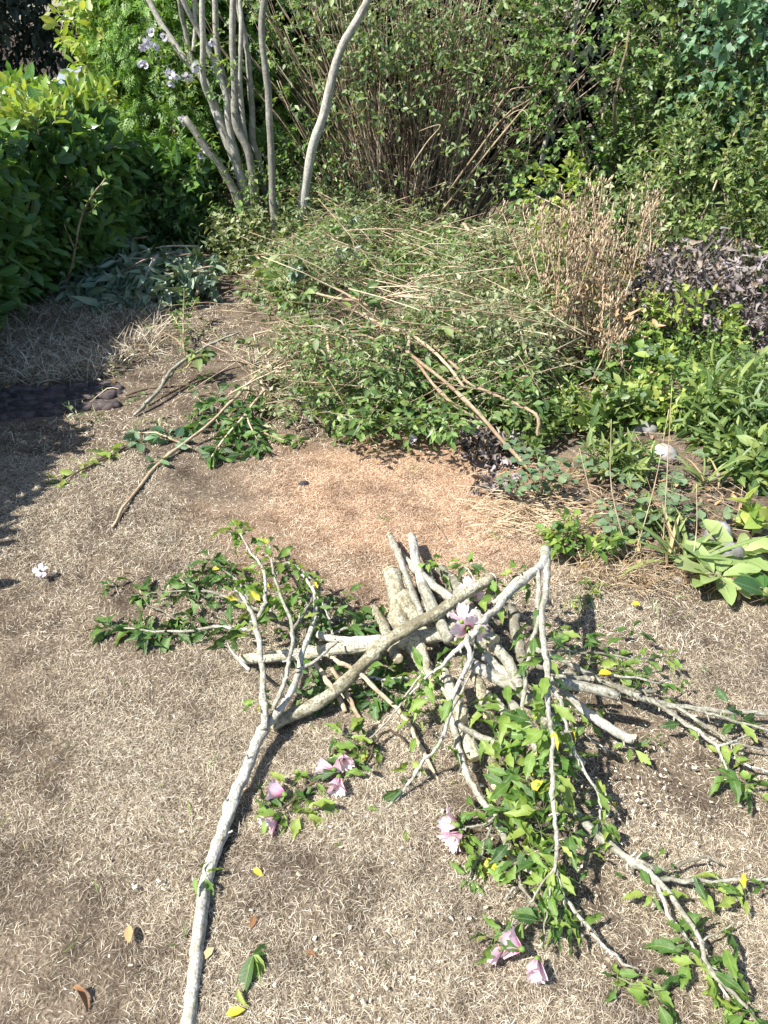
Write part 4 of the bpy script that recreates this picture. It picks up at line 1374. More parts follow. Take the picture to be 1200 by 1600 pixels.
# --- long branch to the bottom right
branch('long_branch', 'long silvery branch running to the bottom corner with thin split ends', 'branch',
       [[(854, 1190, .07, 12), (883, 1250, .06, 14), (933, 1300, .05, 14), (983, 1342, .05, 13), (1025, 1379, .05, 12), (1054, 1417, .05, 8), (1083, 1471, .05, 7), (1108, 1521, .05, 7), (1158, 1567, .04, 6), (1200, 1630, .03, 4)],
        [(1025, 1380, .05, 7), (1042, 1430, .04, 6), (1062, 1462, .04, 6), (1095, 1505, .04, 5), (1140, 1560, .03, 4)],
        [(985, 1343, .05, 7), (1020, 1352, .05, 6), (1045, 1358, .04, 5), (1095, 1345, .04, 4), (1128, 1350, .03, 3)],
        [(1022, 1377, .05, 8), (1065, 1372, .05, 7), (1125, 1371, .05, 6), (1200, 1373, .04, 5), (1290, 1376, .03, 3)],
        [(1060, 1373, .05, 4), (1095, 1378, .04, 3), (1135, 1392, .03, 2)], [(982, 1345, .05, 4), (985, 1365, .03, 2)],
        [(1150, 1440, .05, 2), (1105, 1465, .05, 3), (1090, 1475, .05, 3)],
        [(880, 1240, .06, 6), (882, 1265, .05, 5), (878, 1295, .04, 3)]],
       leaf={3: (.5, .12, 1, .04), 1: (.7, .06, 1, .045)},
       clusters=[(1020, 1395, .05, 4, .045), (1048, 1362, .05, 3, .035), (1130, 1378, .05, 3, .045), (1110, 1420, .05, 3, .06), (1128, 1470, .05, 2, .06), (1075, 1470, .05, 4, .05), (1080, 1495, .04, 3, .055), (1100, 1510, .05, 4, .05), (1130, 1520, .04, 3, .045),
                 (1150, 1590, .04, 6, .05), (1170, 1580, .05, 5, .045), (1165, 1400, .05, 4, .05), (1125, 1440, .05, 1, .05), (1130, 1590, .03, 3, .05), (1025, 1340, .03, 2, .03), (980, 1375, .02, 1, .03)], sides=10, ysh=.12)
# loose leaf sprigs near it
branch('leaf_sprig', 'small leafy sprig lying alone near the bottom edge of the lawn', 'sprig',
       [[(1050, 1535, .02, 2), (1022, 1550, .03, 3), (975, 1530, .02, 2.5), (965, 1520, .02, 2)]], bark='stem', clusters=[(965, 1535, .03, 3, .05), (1010, 1525, .03, 2, .05), (1022, 1553, .03, 4, .05), (985, 1535, .02, 2, .03)], ysh=0)
# --- branches going out to the right
branch('silvery_branch', 'silvery branch reaching past the edge of the view with fine forks', 'branch',
       [[(830, 1010, .14, 9), (896, 1037, .12, 8), (937, 1056, .1, 9), (967, 1071, .09, 9), (1017, 1090, .08, 10), (1067, 1102, .07, 9), (1158, 1110, .06, 8), (1240, 1108, .05, 6), (1330, 1100, .04, 4)],
        [(1015, 1091, .08, 8), (1067, 1125, .06, 7), (1117, 1165, .05, 6), (1130, 1192, .04, 4), (1150, 1230, .03, 2)],
        [(1058, 1102, .07, 6), (1108, 1137, .06, 5), (1150, 1160, .05, 4), (1210, 1172, .04, 3)],
        [(1067, 1103, .07, 5), (1110, 1117, .06, 5), (1150, 1126, .06, 5), (1215, 1146, .05, 4)],
        [(1117, 1165, .05, 5), (1140, 1160, .05, 4), (1170, 1145, .05, 3)], [(1138, 1180, .04, 5), (1165, 1192, .04, 4), (1215, 1212, .03, 3)],
        [(935, 1050, .1, 4), (985, 1060, .1, 4), (1030, 1066, .08, 3), (1060, 1060, .06, 2)], [(850, 1015, .13, 4), (930, 1020, .1, 4), (985, 1030, .08, 3), (1040, 1025, .05, 2)],
        [(970, 1070, .09, 8), (1000, 1075, .09, 7), (1026, 1080, .08, 6)], [(840, 1040, .12, 7), (890, 1050, .1, 7), (925, 1060, .08, 5)]],
       leaf={6: (.2, .07, 2, .05), 7: (.3, .08, 2, .05)},
       clusters=[(940, 1010, .08, 5, .055), (905, 1000, .08, 4, .055), (975, 1045, .1, 5, .05), (1000, 1060, .09, 4, .05), (925, 1035, .1, 4, .05), (1150, 1125, .06, 4, .055), (1170, 1130, .06, 3, .05), (1140, 1205, .04, 5, .055), (1165, 1225, .04, 6, .05), (1185, 1240, .03, 4, .045),
                 (1070, 1130, .05, 3, .045), (1145, 1105, .06, 2, .04), (965, 1040, .1, 4, .05), (1035, 1090, .05, 3, .05), (990, 985, .06, 3, .045), (1140, 1185, .04, 3, .04)], ysh=.1)
branch('leaf_sprig', 'short leafy sprig at the cut end of a grey pole on the lawn', 'sprig',
       [[(900, 1135, .04, 3), (935, 1160, .03, 3), (960, 1178, .02, 2)], [(980, 1168, .03, 2), (1010, 1160, .03, 2), (1028, 1152, .03, 2)]], clusters=[(985, 1165, .03, 4, .05), (1020, 1155, .03, 4, .025), (920, 1130, .05, 3, .05), (905, 1110, .06, 3, .05)], ysh=.05)
branch('leaf_sprig', 'leafy sprig poking up behind the pink blooms on the log pile', 'sprig',
       [[(752, 945, .12, 3), (742, 905, .14, 3), (725, 885, .14, 2)], [(725, 915, .13, 2), (735, 890, .14, 2)]], clusters=[(728, 880, .14, 5, .05), (738, 900, .13, 4, .05), (690, 890, .12, 3, .06), (672, 878, .12, 3, .05), (755, 920, .14, 3, .05), (775, 912, .15, 4, .05), (760, 965, .14, 4, .05)], ysh=.02)
branch('leaf_sprig', 'trailing leafy runner hanging from the bed beside the arching branch apex', 'sprig',
       [[(935, 905, .03, 2), (925, 920, .03, 2), (910, 950, .02, 2), (903, 980, .015, 1.5)]], bark='stem', clusters=[(925, 915, .03, 5, .045), (908, 935, .02, 4, .035), (907, 950, .02, 3, .03)], ysh=.02)

# --- logs
GL = 'cut logs heaped on the lawn'
LOGS = [
    ('stump upright', [(611, 893, .09, 27), (619, 935, .06, 29), (628, 985, .04, 32)], 'moss', 'short thick log standing steepest at the back of the heap', (0,)),
    ('', [(628, 928, .11, 27), (648, 958, .08, 30), (676, 1000, .05, 30)], 'moss', 'thick yellowish log with pale cut end leaning on the steep log', (0,)),
    ('', [(608, 836, .04, 10), (625, 875, .08, 11), (642, 921, .12, 11), (664, 975, .13, 11)], 'bark', 'thin pale stick pointing farthest up from the heap', (0,)),
    ('', [(643, 838, .05, 13), (652, 883, .08, 15), (674, 958, .12, 16)], 'bark', 'straight pale pole beside the thinnest upright stick', (0,)),
    ('', [(627, 868, .05, 10), (667, 904, .1, 13), (700, 929, .12, 13), (754, 966, .14, 12)], 'bark', 'grey stick crossing behind the long mossy pole', ()),
    ('', [(665, 885, .03, 15), (682, 940, .06, 17)], 'bark', 'short grey log at the back under a leaf', (0,)),
    ('', [(688, 889, .03, 17), (720, 934, .07, 19)], 'bark', 'dark weathered log end at the back of the heap', (0,)),
    ('', [(769, 902, .2, 17), (712, 936, .19, 18), (658, 971, .17, 20), (600, 1003, .14, 21), (562, 1042, .1, 21), (505, 1090, .06, 21), (425, 1134, .025, 20)], 'moss', 'long mossy speckled pole slanting across the whole heap', (0, 1)),
    ('', [(375, 1032, .035, 16), (440, 1026, .05, 18), (500, 1019, .06, 20), (560, 1012, .08, 21), (617, 1004, .09, 23), (675, 996, .1, 25), (722, 985, .12, 26)], 'moss', 'mossy pole lying level beneath the slanting pole', ()),
    ('', [(496, 990, .1, 11), (540, 999, .1, 12), (599, 998, .1, 13)], 'bark', 'whitish stick with pale cut end resting on the level pole', (1,)),
    ('', [(700, 990, .12, 26), (745, 998, .13, 28), (772, 1006, .13, 29)], 'moss', 'stout mossy log end with sawn face under the arching branch', (1,)),
    ('', [(638, 1005, .06, 21), (668, 1045, .04, 23)], 'moss', 'stubby mossy log under the crossing of two poles', ()),
    ('', [(735, 1035, .12, 19), (792, 1069, .12, 19), (833, 1096, .1, 18), (850, 1120, .08, 18), (885, 1150, .06, 17)], 'bark', 'bent grey limb buried among leaves in the middle', ()),
    ('', [(756, 1023, .13, 16), (805, 1057, .12, 16)], 'bark', 'short purplish grey stick above the bent limb', ()),
    ('', [(740, 1050, .1, 18), (754, 1085, .08, 18), (764, 1120, .06, 18)], 'moss', 'mottled log pointing down below the sawn mossy log', (1,)),
    ('', [(798, 950, .13, 17), (810, 995, .12, 18), (819, 1040, .1, 17)], 'bark', 'dark scarred log between the two arms of the arching branch', ()),
    ('', [(712, 1127, .11, 9), (745, 1148, .1, 11), (785, 1168, .1, 11)], 'bark', 'thin grey stick lying over a thick sawn log', ()),
    ('', [(715, 1125, .06, 20), (726, 1152, .05, 23), (741, 1186, .04, 26)], 'moss', 'thick log with sawn face towards the camera at the front', (1,)),
    ('', [(768, 1180, .06, 17), (773, 1208, .04, 18), (776, 1231, .03, 18)], 'moss', 'short log poking out lowest from the leaves', (1,)),
    ('', [(858, 1064, .16, 17), (905, 1072, .15, 17), (966, 1088, .13, 16)], 'bark', 'pale pole with splintered end jutting out over the grass', (1,)),
    ('', [(876, 1078, .1, 12), (921, 1115, .06, 14), (955, 1135, .05, 15), (988, 1155, .04, 15)], 'bark', 'grey pole with split bark beneath the splintered pole', (1,)),
    ('', [(869, 1056, .14, 8), (926, 1060, .13, 8)], 'bark', 'thin dark stick just above the splintered pole', (1,)),
    ('', [(868, 1148, .07, 22), (885, 1172, .05, 24), (906, 1199, .04, 25)], 'bark', 'grey log with pale sawn face half hidden by leaves', (1,)),
    ('', [(696, 950, .13, 14), (718, 978, .12, 15)], 'bark', 'small grey log beside the open pink bloom', ()),
    ('', [(745, 1075, .08, 13), (775, 1100, .07, 13), (790, 1120, .06, 12)], 'bark', 'short grey limb forking beside the mottled log', ()),
    ('', [(740, 960, .1, 14), (748, 985, .08, 14)], 'bark', 'stub of grey log behind the arching branch', ()),
    ('', [(656, 905, .08, 17), (680, 950, .13, 18), (702, 1000, .14, 19)], 'bark', 'grey log lying between the straight pole and the open pink bloom', (0,)),
    ('', [(708, 905, .07, 16), (738, 950, .12, 17), (765, 990, .13, 17)], 'bark', 'grey log passing beneath the upper end of the mossy speckled pole', (0,)),
    ('', [(690, 1040, .12, 19), (705, 1085, .1, 20), (722, 1128, .08, 21)], 'moss', 'mossy log pointing at the camera just right of the brown sticks', (1,)),
    ('', [(775, 1010, .15, 17), (800, 1050, .14, 18), (828, 1098, .12, 18)], 'bark', 'grey log with pale sawn end between the arms of the arching branch', (1,)),
    ('', [(655, 1000, .1, 18), (664, 1030, .08, 20), (672, 1068, .05, 20)], 'moss', 'short mossy log dropping from the level pole to the grass', (1,)),
    ('', [(800, 1100, .13, 15), (822, 1135, .11, 16), (842, 1178, .09, 16)], 'bark', 'slim grey log half covered by the leafy arm', (1,)),
    ('', [(585, 950, .05, 15), (604, 985, .06, 16), (622, 1030, .06, 17)], 'moss', 'mossy log leaning against the near side of the steep log', (1,)),
]
for nm, path, bark, lab, ends in LOGS:
    path = [(u, v, h + (.025 if v > 980 and 'long mossy' not in lab and 'level' not in lab else 0), w * 1.0) for (u, v, h, w) in path]
    thick = max(w for *_, w in path) > 12.5
    branch('log' if thick else 'stick', lab, 'log' if thick else 'stick', [path], bark, GL, ends=ends, sides=12, rough=.035, wob=.0015)
for path, lab in (([(505, 1020, .1, 6), (530, 1036, .1, 6), (558, 1054, .09, 7), (617, 1108, .06, 7), (650, 1158, .04, 7), (686, 1228, .015, 5)], 'long thin brown stick lying from the fork over the grass'),
                  ([(490, 1035, .08, 7), (512, 1068, .05, 8), (540, 1112, .02, 8)], 'short brown stick nearest the fork of the long branch'),
                  ([(517, 1045, .09, 7), (540, 1080, .05, 8), (565, 1128, .02, 7)], 'short brown stick between two other brown sticks')):
    branch('stick', lab, 'stick', [path], 'stick', 'thin brown sticks by the fork', sides=7)

# ------------------------------------------------------------------ hibiscus tree
HY = 6.35
base = dp(392, 357, HY); base[2] = 0
root = thing('hibiscus_tree', 'pruned hibiscus with many bare grey stems and a few white pink blooms', 'tree', base)
TR = [
    [(392, 365, 0, 22), (386, 320, 0, 19), (370, 258, 0, 16), (342, 187, 0, 15), (320, 130, .05, 13), (290, 95, .1, 11), (260, 50, .15, 10), (228, -12, .2, 9), (190, -90, .2, 7)],
    [(322, 132, .05, 8), (303, 97, .05, 8), (290, 45, .05, 7), (280, -5, 0, 7), (270, -90, 0, 5)],
    [(372, 262, 0, 12), (358, 190, -.05, 11), (352, 140, -.05, 10), (318, 62, -.05, 9), (286, 0, -.1, 8), (260, -80, -.1, 5)],
    [(340, 182, 0, 10), (322, 135, -.05, 10), (318, 95, -.08, 9), (318, 50, -.1, 9), (316, -5, -.1, 8), (312, -90, -.1, 6)],
    [(400, 345, .05, 16), (396, 290, .05, 14), (384, 232, .05, 13), (362, 165, .05, 12), (346, 110, .05, 11), (338, 60, .05, 10), (335, -5, .05, 9), (330, -90, .1, 6)],
    [(402, 340, -.05, 15), (396, 290, -.08, 14), (388, 238, -.1, 12), (368, 192, -.1, 12), (366, 120, -.1, 11), (363, 50, -.1, 10), (364, -5, -.1, 10), (368, -90, -.1, 6)],
    [(420, 330, .1, 11), (413, 285, .1, 11), (396, 222, .08, 11), (395, 170, .05, 10), (389, 85, .05, 9), (376, 28, .05, 8), (366, -20, .05, 7)],
    [(394, 360, -.1, 15), (375, 320, -.1, 14), (350, 270, -.12, 12), (320, 230, -.15, 11), (288, 183, -.15, 10)],
    [(302, 80, .05, 7), (304, 40, .05, 7), (303, -5, .05, 7), (300, -70, .05, 5)],
    [(385, 235, .0, 9), (375, 130, -.02, 8), (378, 40, -.02, 7), (374, -5, 0, 7)],
]
for i, path in enumerate(TR):
    P = np.array([dp(u, v, HY + dy) for (u, v, dy, w) in path])
    if path[0][1] > 325:
        P[0][2] = -.03
    r = np.array([.5 * w * depth(p) / FOC for p, (_, _, _, w) in zip(P, path)])
    mb = MB(); Q, rr, T = tube(mb, P, r, 9, 5, .05, .002)
    o = put(mb, 'stem', MAT['trunk'], root)
st = MB()
LP = [dp(u, v, HY + dy) for (u, v, dy) in [(245, 60, .1), (235, 85, .1), (250, 100, .1), (262, 120, 0), (285, 125, 0), (300, 135, 0), (270, 145, 0), (255, 75, .1), (310, 105, 0), (330, 70, 0), (300, 240, -.15), (318, 245, -.15), (335, 250, -.1),
                                            (330, 225, -.15), (350, 95, -.1), (285, 180, -.15), (240, 40, .1), (280, 80, .1), (270, 95, .1), (296, 160, -.1), (362, 100, -.1), (385, 330, -.15), (405, 345, -.15), (395, 310, -.1), (290, 60, 0), (325, 120, -.1), (340, 140, -.1)]
      for _ in range(3)]
LP = np.array(LP) + rng.normal(0, .04, (len(LP), 3))
D = rng.normal(0, 1, LP.shape) + np.array([-.3, -.4, .2])
M, T = shoots(LP, D, .12, 6, .05, droop=.2, mb=st, rt=.0015)
foliage(root, HIB, MAT['hib'], M, T, 150)
put(st, 'shoots', MAT['trunk'], root, kind='stuff')
for (u, v) in [(238, 50), (224, 70), (230, 66), (226, 103), (221, 98), (268, 128), (276, 116), (265, 118), (258, 56), (290, 188), (286, 184), (321, 230), (314, 242), (303, 104), (330, 64), (293, 118), (240, 74)]:
    p = dp(u, v, HY - .12)
    flower(p, unit(np.array([rng.normal(0, .5), -1, rng.normal(0, .5)])), .04, 'open' if rng.random() < .4 else 'half', 'white', root)

for pts, lab in (([(437, 402, 0, 11), (428, 330, 0, 11), (423, 225, 0, 11), (418, 140, 0, 11), (408, 62, 0, 10), (412, -5, 0, 10), (440, -90, 0, 7)], 'straight bare grey stem standing in front of the hibiscus'),
                 ([(457, 362, 0, 14), (485, 250, 0, 15), (510, 165, 0, 15), (530, 85, 0, 14), (558, 32, 0, 13), (578, -8, 0, 12), (596, -80, 0, 8)], 'single bare grey stem leaning away from the hibiscus')):
    Y0 = 6.05 if pts[0][0] < 440 else 6.15
    P = np.array([dp(u, v, Y0) for u, v, *_ in pts]); P[0][2] = -.02
    r = np.array([.5 * w * depth(p) / FOC for p, (_, _, _, w) in zip(P, pts)])
    mb = MB(); tube(mb, P, r, 10, 5, .04, .002)
    tag(put(mb, 'bare_stem', MAT['trunk'], at=P[0]), lab, 'stem', 'bare stems beside the hibiscus')

# ------------------------------------------------------------------ brush pile
CL = []
for k in range(50):
    cy = 3.35 + 3.1 * rng.random() ** 1.2
    x0, x1 = -.42 - .6 * min(1, max(0, (cy - 4.1) / 1.2)), .6 + .36 * (cy - 3.3)
    cx = rng.uniform(x0, x1)
    CL.append((cx, cy, rng.uniform(.14, .34), rng.uniform(.06, .4) + (.08 if cy > 4.0 and cx > -.6 else 0)))


def pile_h(x, y):
    h = np.zeros(np.shape(x))
    for (cx, cy, r, a) in CL:
        d2 = ((x - cx) ** 2 + ((y - cy) * .85) ** 2) / r ** 2
        h = np.maximum(h, a * np.clip(1.25 - d2, 0, 1) ** .7)
    return h * (1 + .2 * np.sin(x * 15 + y * 3) * np.sin(y * 11 - x * 4)) * np.clip((6.75 - y) / .4, 0, 1)


root = thing('brush_pile', 'wide heap of cut thin branches and wilting small leaves on the lawn', 'brush pile', (0, 4.6, 0), kind='stuff')
tw = MB()
for k in range(1750):
    x, y = rng.uniform(-1.5, 1.6), 3.1 + 3.6 * rng.random() ** 1.2
    h = float(pile_h(np.array(x), np.array(y)))
    if h < .03 and rng.random() > (.1 if x < .3 else 0):
        continue
    a = rng.normal(0, .75) + (math.pi if rng.random() < .5 else 0) - (.25 if x > .2 else -.1)
    L = rng.uniform(.12, .6)
    big = rng.random() < .2 and x > -.35
    if big:
        L = rng.uniform(.45, 1.0)
    z = h * (1 - .55 * rng.random() ** 2) + .02 + (.04 if rng.random() < .25 else 0)
    d = np.array([math.cos(a), math.sin(a) * .9, rng.normal(0, .34)])
    p = np.array([x, y, z]) - d * L / 2; q = np.array([x, y, z]) + d * L / 2
    p[2] = max(p[2], .01); q[2] = max(q[2], .01)
    m = (p + q) / 2 + rng.normal(0, .025, 3) + np.array([0, 0, .02])
    r = abs(rng.normal(.0008, .0008)) + .0011 + (.0013 if big else 0)
    tube(tw, [p, m, q], [r, r * .85, r * .5], 4, 2, .05)
n = 12500
x, y = rng.uniform(-1.5, 1.6, n), 3.1 + 3.6 * rng.random(n) ** 1.2
h = pile_h(x, y)
ok = (h > .05) | ((rng.random(n) < .05) & (x < .3))
ok &= lump(np.stack([x, y, 0 * x], -1), 5.5, 4) > -.42 + .25 * rng.random(n)
x, y, h = x[ok], y[ok], h[ok]
P = np.stack([x, y, h * (1 - .6 * rng.random(len(x)) ** 1.8) + .035 + .05 * rng.random(len(x)) ** 4], -1)
D = rng.normal(0, 1, P.shape) * np.array([1, 1, .45]) + np.array([0, -.15, .1])
M, T = shoots(P, D, rng.uniform(.06, .15, len(P)), 6, .038, alpha=60, droop=.2, up=.5, mb=tw, rt=.0012, opp=True)
ok = T[:, 2] > .004
M, T = M[ok], T[ok]
cl = lump(T, 3.6, 2) + rng.normal(0, .22, len(T))
M = M * (1 + .35 * lump(T, 2.7, 6))[:, None, None]
for mt, msk, ni in (('brush', cl < .02, 140), ('small', (cl >= .02) & (cl < .3), 90), ('pale', cl >= .3, 70)):
    foliage(root, SMALL + LANCE, MAT[mt], M[msk], T[msk], ni, cell=10)
put(tw, 'twigs', MAT['twig'], root, kind='stuff')

for k in range(150):
    x, y = rng.uniform(-.9, 1.3), rng.uniform(3.5, 6.2)
    h = float(pile_h(np.array(x), np.array(y)))
    if h < .06:
        continue
    p = np.array([x, y, h * .8]); a = rng.uniform(0, 6.28)
    d = unit(np.array([math.cos(a), math.sin(a), rng.uniform(.1, .7)])); L = rng.uniform(.12, .3)
    n = 9
    Pk = p + d * (np.linspace(.3, 1, n) * L)[:, None]
    Mk, Tk = shoots(Pk, np.tile(d, (n, 1)), .04, 3, rng.uniform(.035, .065), droop=.5, up=.3, mb=None)
    sm = MB(); tube(sm, [p - d * .1, p + d * L * .5, p + d * L + np.array([0, 0, -.03])], [.002, .0017, .001], 4, 3)
    mt = ('brush', 'pale', 'bed', 'small', 'wilt')[k % 5]
    so = put(sm, 'cut_stem', MAT['twig'], root)
    lb = MB(); lb.inst(LANCE[k % 2] if k % 3 else SMALL[k % 2], Mk, Tk)
    put(lb, 'leaves', MAT[mt], so, kind='stuff')

# greener, darker leaves low at the front of the pile
P, D = [], []
for (u0, u1, v0, v1, k) in ((500, 720, 590, 670, 260), (560, 740, 540, 600, 120), (760, 850, 560, 640, 90)):
    for _ in range(k):
        P.append(gp(rng.uniform(u0, u1), rng.uniform(v0, v1), rng.uniform(.04, .2))); D.append([rng.normal(0, .8), rng.normal(-.4, .6), rng.normal(.1, .4)])
P, D = np.array(P), np.array(D)
r2 = thing('leafy_cuttings', 'fresh green leafy cuttings along the front edge of the brush pile', 'cuttings', gp(610, 640), kind='stuff')
st = MB()
M, T = shoots(P, D, .12, 6, .045, droop=.2, opp=True, mb=st, rt=.0015)
ok = T[:, 2] > .004
foliage(r2, SMALL, MAT['small'], M[ok], T[ok], 200, cell=9)
put(st, 'twigs', MAT['twig'], r2, kind='stuff')

GS = 'long sticks lying on the brush pile'
STICKS = [
    ([(550, 486, .38, 5), (610, 513, .38, 6), (640, 519, .38, 6), (690, 509, .38, 4)], 'pale bent stick crossing the middle of the brush pile'),
    ([(640, 519, .38, 6), (694, 567, .33, 6), (726, 606, .28, 5)], 'pale stick slanting down from the bend of another'),
    ([(562, 522, .36, 5), (619, 543, .36, 6), (640, 555, .35, 6), (727, 624, .25, 7), (790, 695, .1, 7), (842, 748, .02, 7)], 'longest pale pole running off the pile down to the flower bed'),
    ([(638, 550, .35, 5), (700, 624, .24, 6), (757, 662, .14, 6), (800, 700, .06, 4)], 'pale pole beside the longest one on the pile'),
    ([(679, 540, .34, 5), (720, 576, .3, 6), (739, 599, .28, 6), (813, 632, .22, 6), (839, 651, .2, 6), (840, 681, .14, 5)], 'crooked pale stick bending down at its end in the bed'),
    ([(660, 512, .38, 5), (691, 516, .38, 8), (732, 521, .38, 9)], 'thick stick with a round cut end showing on the pile'),
    ([(544, 532, .33, 6), (544, 575, .25, 7), (545, 622, .1, 7)], 'stick standing almost upright in the pile'),
    ([(530, 511, .34, 4), (565, 552, .3, 5), (577, 590, .22, 4), (584, 622, .14, 4)], 'thin grey stick curving down the front of the pile'),
    ([(640, 520, .38, 6), (638, 555, .35, 6)], 'very short stick joining two long pale ones'),
    ([(503, 490, .34, 4), (507, 520, .32, 5), (513, 550, .28, 5), (522, 566, .24, 5), (567, 580, .2, 4)], 'hooked stick near the cut fork on the pile'),
    ([(399, 530, .14, 9), (402, 560, .1, 10), (407, 583, .08, 10), (420, 602, .05, 9), (447, 613, .04, 7), (478, 632, .03, 5)], 'whitish forked branch at the near corner of the pile'),
    ([(408, 582, .09, 8), (430, 586, .1, 7), (462, 590, .1, 6), (500, 580, .14, 5)], 'whitish branch level beside the forked whitish one'),
    ([(724, 350, .36, 6), (733, 362, .34, 6), (744, 378, .3, 7)], 'pale cut stub sticking up at the back of the pile'),
    ([(175, 825, .01, 5), (200, 783, .02, 5.5), (243, 727, .03, 6.5), (290, 690, .05, 6), (350, 640, .1, 5), (402, 590, .15, 5), (450, 555, .2, 4)], 'long brown stick reaching from the pile far onto the lawn'),
    ([(210, 648, .02, 6), (243, 615, .05, 6), (268, 577, .1, 6), (320, 545, .15, 5), (372, 520, .2, 4)], 'grey stick curving from the pile towards the dark paving'),
    ([(228, 630, .02, 5), (262, 592, .06, 5), (288, 562, .1, 4), (300, 552, .12, 3)], 'thinner grey stick beside the curving grey one'),
    ([(197, 619, .015, 4), (245, 606, .03, 4), (297, 601, .05, 4)], 'thin dark stick lying nearest the dark paving'),
    ([(246, 398, .3, 6), (222, 443, .15, 8), (208, 490, .02, 8)], 'grey stick standing out of the wilted laurel cuttings'),
    ([(188, 486, .03, 7), (215, 495, .03, 8), (236, 508, .03, 9), (248, 528, .02, 10)], 'stout grey stick with a white cut end below the laurel cuttings'),
    ([(238, 512, .02, 4), (265, 525, .02, 4), (292, 546, .03, 3)], 'thin twig running on from the white cut end'),
    ([(84, 536, .02, 7), (110, 517, .03, 8), (142, 494, .03, 6)], 'stick half buried in the long dry grass'),
    ([(305, 462, .05, 7), (312, 440, .1, 7), (320, 410, .15, 6)], 'short brown stick upright at the edge of the pile'),
    ([(480, 455, .35, 4), (560, 470, .38, 5), (640, 462, .38, 5), (740, 478, .38, 4)], 'level stick lying high at the back of the pile'),
    ([(420, 420, .25, 4), (500, 440, .35, 5), (575, 478, .37, 4)], 'thin stick sloping over the far corner of the pile'),
    ([(690, 440, .38, 4), (760, 400, .38, 5), (830, 372, .36, 4)], 'thin stick pointing up to the dry seed stalks'),
    ([(600, 590, .2, 4), (650, 605, .16, 5), (720, 640, .1, 5)], 'pale twig low on the front of the pile'),
]
for path, lab in STICKS:
    path = [(u, v, (h * .85 if h > .12 else h), w * .88) for (u, v, h, w) in path]
    dark = 'dark stick' in lab
    bark = 'darkstick' if dark else ('bark' if ('whitish' in lab or 'grey' in lab) else 'stick')
    branch('stick', lab, 'stick', [path], bark, GS, ends=(1,) if ('cut end' in lab) else (), sides=7, rough=.04, wob=.002)

# fan of fine twigs at the near corner: one cut branch with many twigs
fan = [[(420, 640, .03, 4), (408, 590, .08, 4), (405, 575, .1, 3.5), (440, 530, .18, 3), (490, 490, .22, 2)]]
for k in range(20):
    a = rng.uniform(-2.75, .1) if k < 18 else rng.uniform(1.6, 2.8)
    L = rng.uniform(50, 130)
    u1, v1 = 407 + math.cos(a) * L * 1.1, 588 + math.sin(a) * L * .75
    hh = .1 + (.18 if a < 0 else -.08) * L / 130
    fan.append([(407 + rng.normal(0, 16), 588 + rng.normal(0, 12), .08, 2.4), ((407 + u1) / 2 + rng.normal(0, 5), (588 + v1) / 2 + rng.normal(0, 5), max(.02, .1 + (hh - .1) * .6), 2), (u1, v1, max(hh, .015), 1.1)])
branch('twiggy_branch', 'bundle of bare tan twigs fanning out at the near corner of the pile', 'branch', fan, 'twig', sides=6, wob=.003)

# dark leafy sprigs spilling to the lawn
def sprig(name, label, path, tw, leaf, clusters, mat, tpls, bark='twig'):
    branch(name, label, 'branch', [path] + tw, bark, 'leafy cut sprigs at the pile edge', leaf=leaf, clusters=clusters, tpls=tpls, mat=mat, ysh=0)


sprig('cut_sprig', 'dark leafy sprig sprawling on the lawn in front of the twig bundle', [(420, 600, .08, 4), (380, 650, .08, 4), (345, 690, .06, 3), (330, 715, .03, 2)],
      [[(385, 645, .08, 3), (400, 680, .05, 2), (405, 700, .03, 2)], [(395, 630, .08, 3), (350, 625, .08, 2), (320, 630, .06, 2)], [(370, 660, .07, 3), (345, 650, .08, 2), (300, 665, .05, 2)]],
      {0: (.2, .035, 4, .055), 1: (.1, .035, 4, .055), 2: (.1, .035, 4, .055), 3: (.1, .035, 4, .055)}, [(355, 660, .06, 7, .06), (375, 680, .05, 7, .06), (345, 700, .04, 7, .055), (390, 670, .05, 6, .055), (395, 705, .02, 6, .05), (340, 620, .07, 5, .055), (310, 605, .07, 5, .055), (350, 715, .02, 5, .05), (380, 705, .02, 5, .045), (320, 590, .08, 4, .05), (300, 645, .05, 5, .055), (360, 600, .08, 5, .055)], 'hibd', SMALL)
sprig('cut_sprig', 'chartreuse leafy sprig lying farthest out on the lawn beside the long stick', [(215, 688, .03, 3), (170, 712, .03, 3), (125, 735, .03, 3), (95, 755, .02, 2)],
      [], {0: (.05, .06, 2, .05)}, [(135, 722, .04, 3, .06), (98, 748, .03, 3, .045), (170, 706, .04, 3, .06)], 'gold', LANCE + SMALL)
sprig('cut_sprig', 'sprig of broad dark leaves lying by the middle of the long brown stick', [(300, 700, .04, 3), (250, 680, .04, 3), (215, 675, .04, 2)], [[(250, 715, .02, 2), (232, 722, .02, 2)]],
      {0: (.0, .08, 2, .065)}, [(220, 690, .04, 5, .085), (245, 720, .03, 4, .06), (265, 678, .05, 3, .07)], 'ivy', SMALL)
sprig('cut_sprig', 'small leafy sprig on the grass between the pile corner and lawn', [(400, 670, .03, 2), (430, 685, .02, 2), (465, 690, .02, 2)], [], {0: (.1, .05, 3, .035)}, [(440, 685, .02, 5, .04), (465, 688, .02, 4, .035)], 'small', SMALL)
sprig('cut_sprig', 'fine leaved green sprig standing at the edge of the wilted laurel', [(290, 560, .03, 3), (285, 510, .1, 3), (288, 455, .2, 2)], [[(286, 500, .1, 2), (305, 470, .15, 1.5)], [(286, 520, .08, 2), (270, 490, .12, 1.5)]],
      {0: (.1, .04, 4, .035), 1: (.1, .04, 4, .03), 2: (.1, .04, 4, .03)}, [], 'small', SMALL)
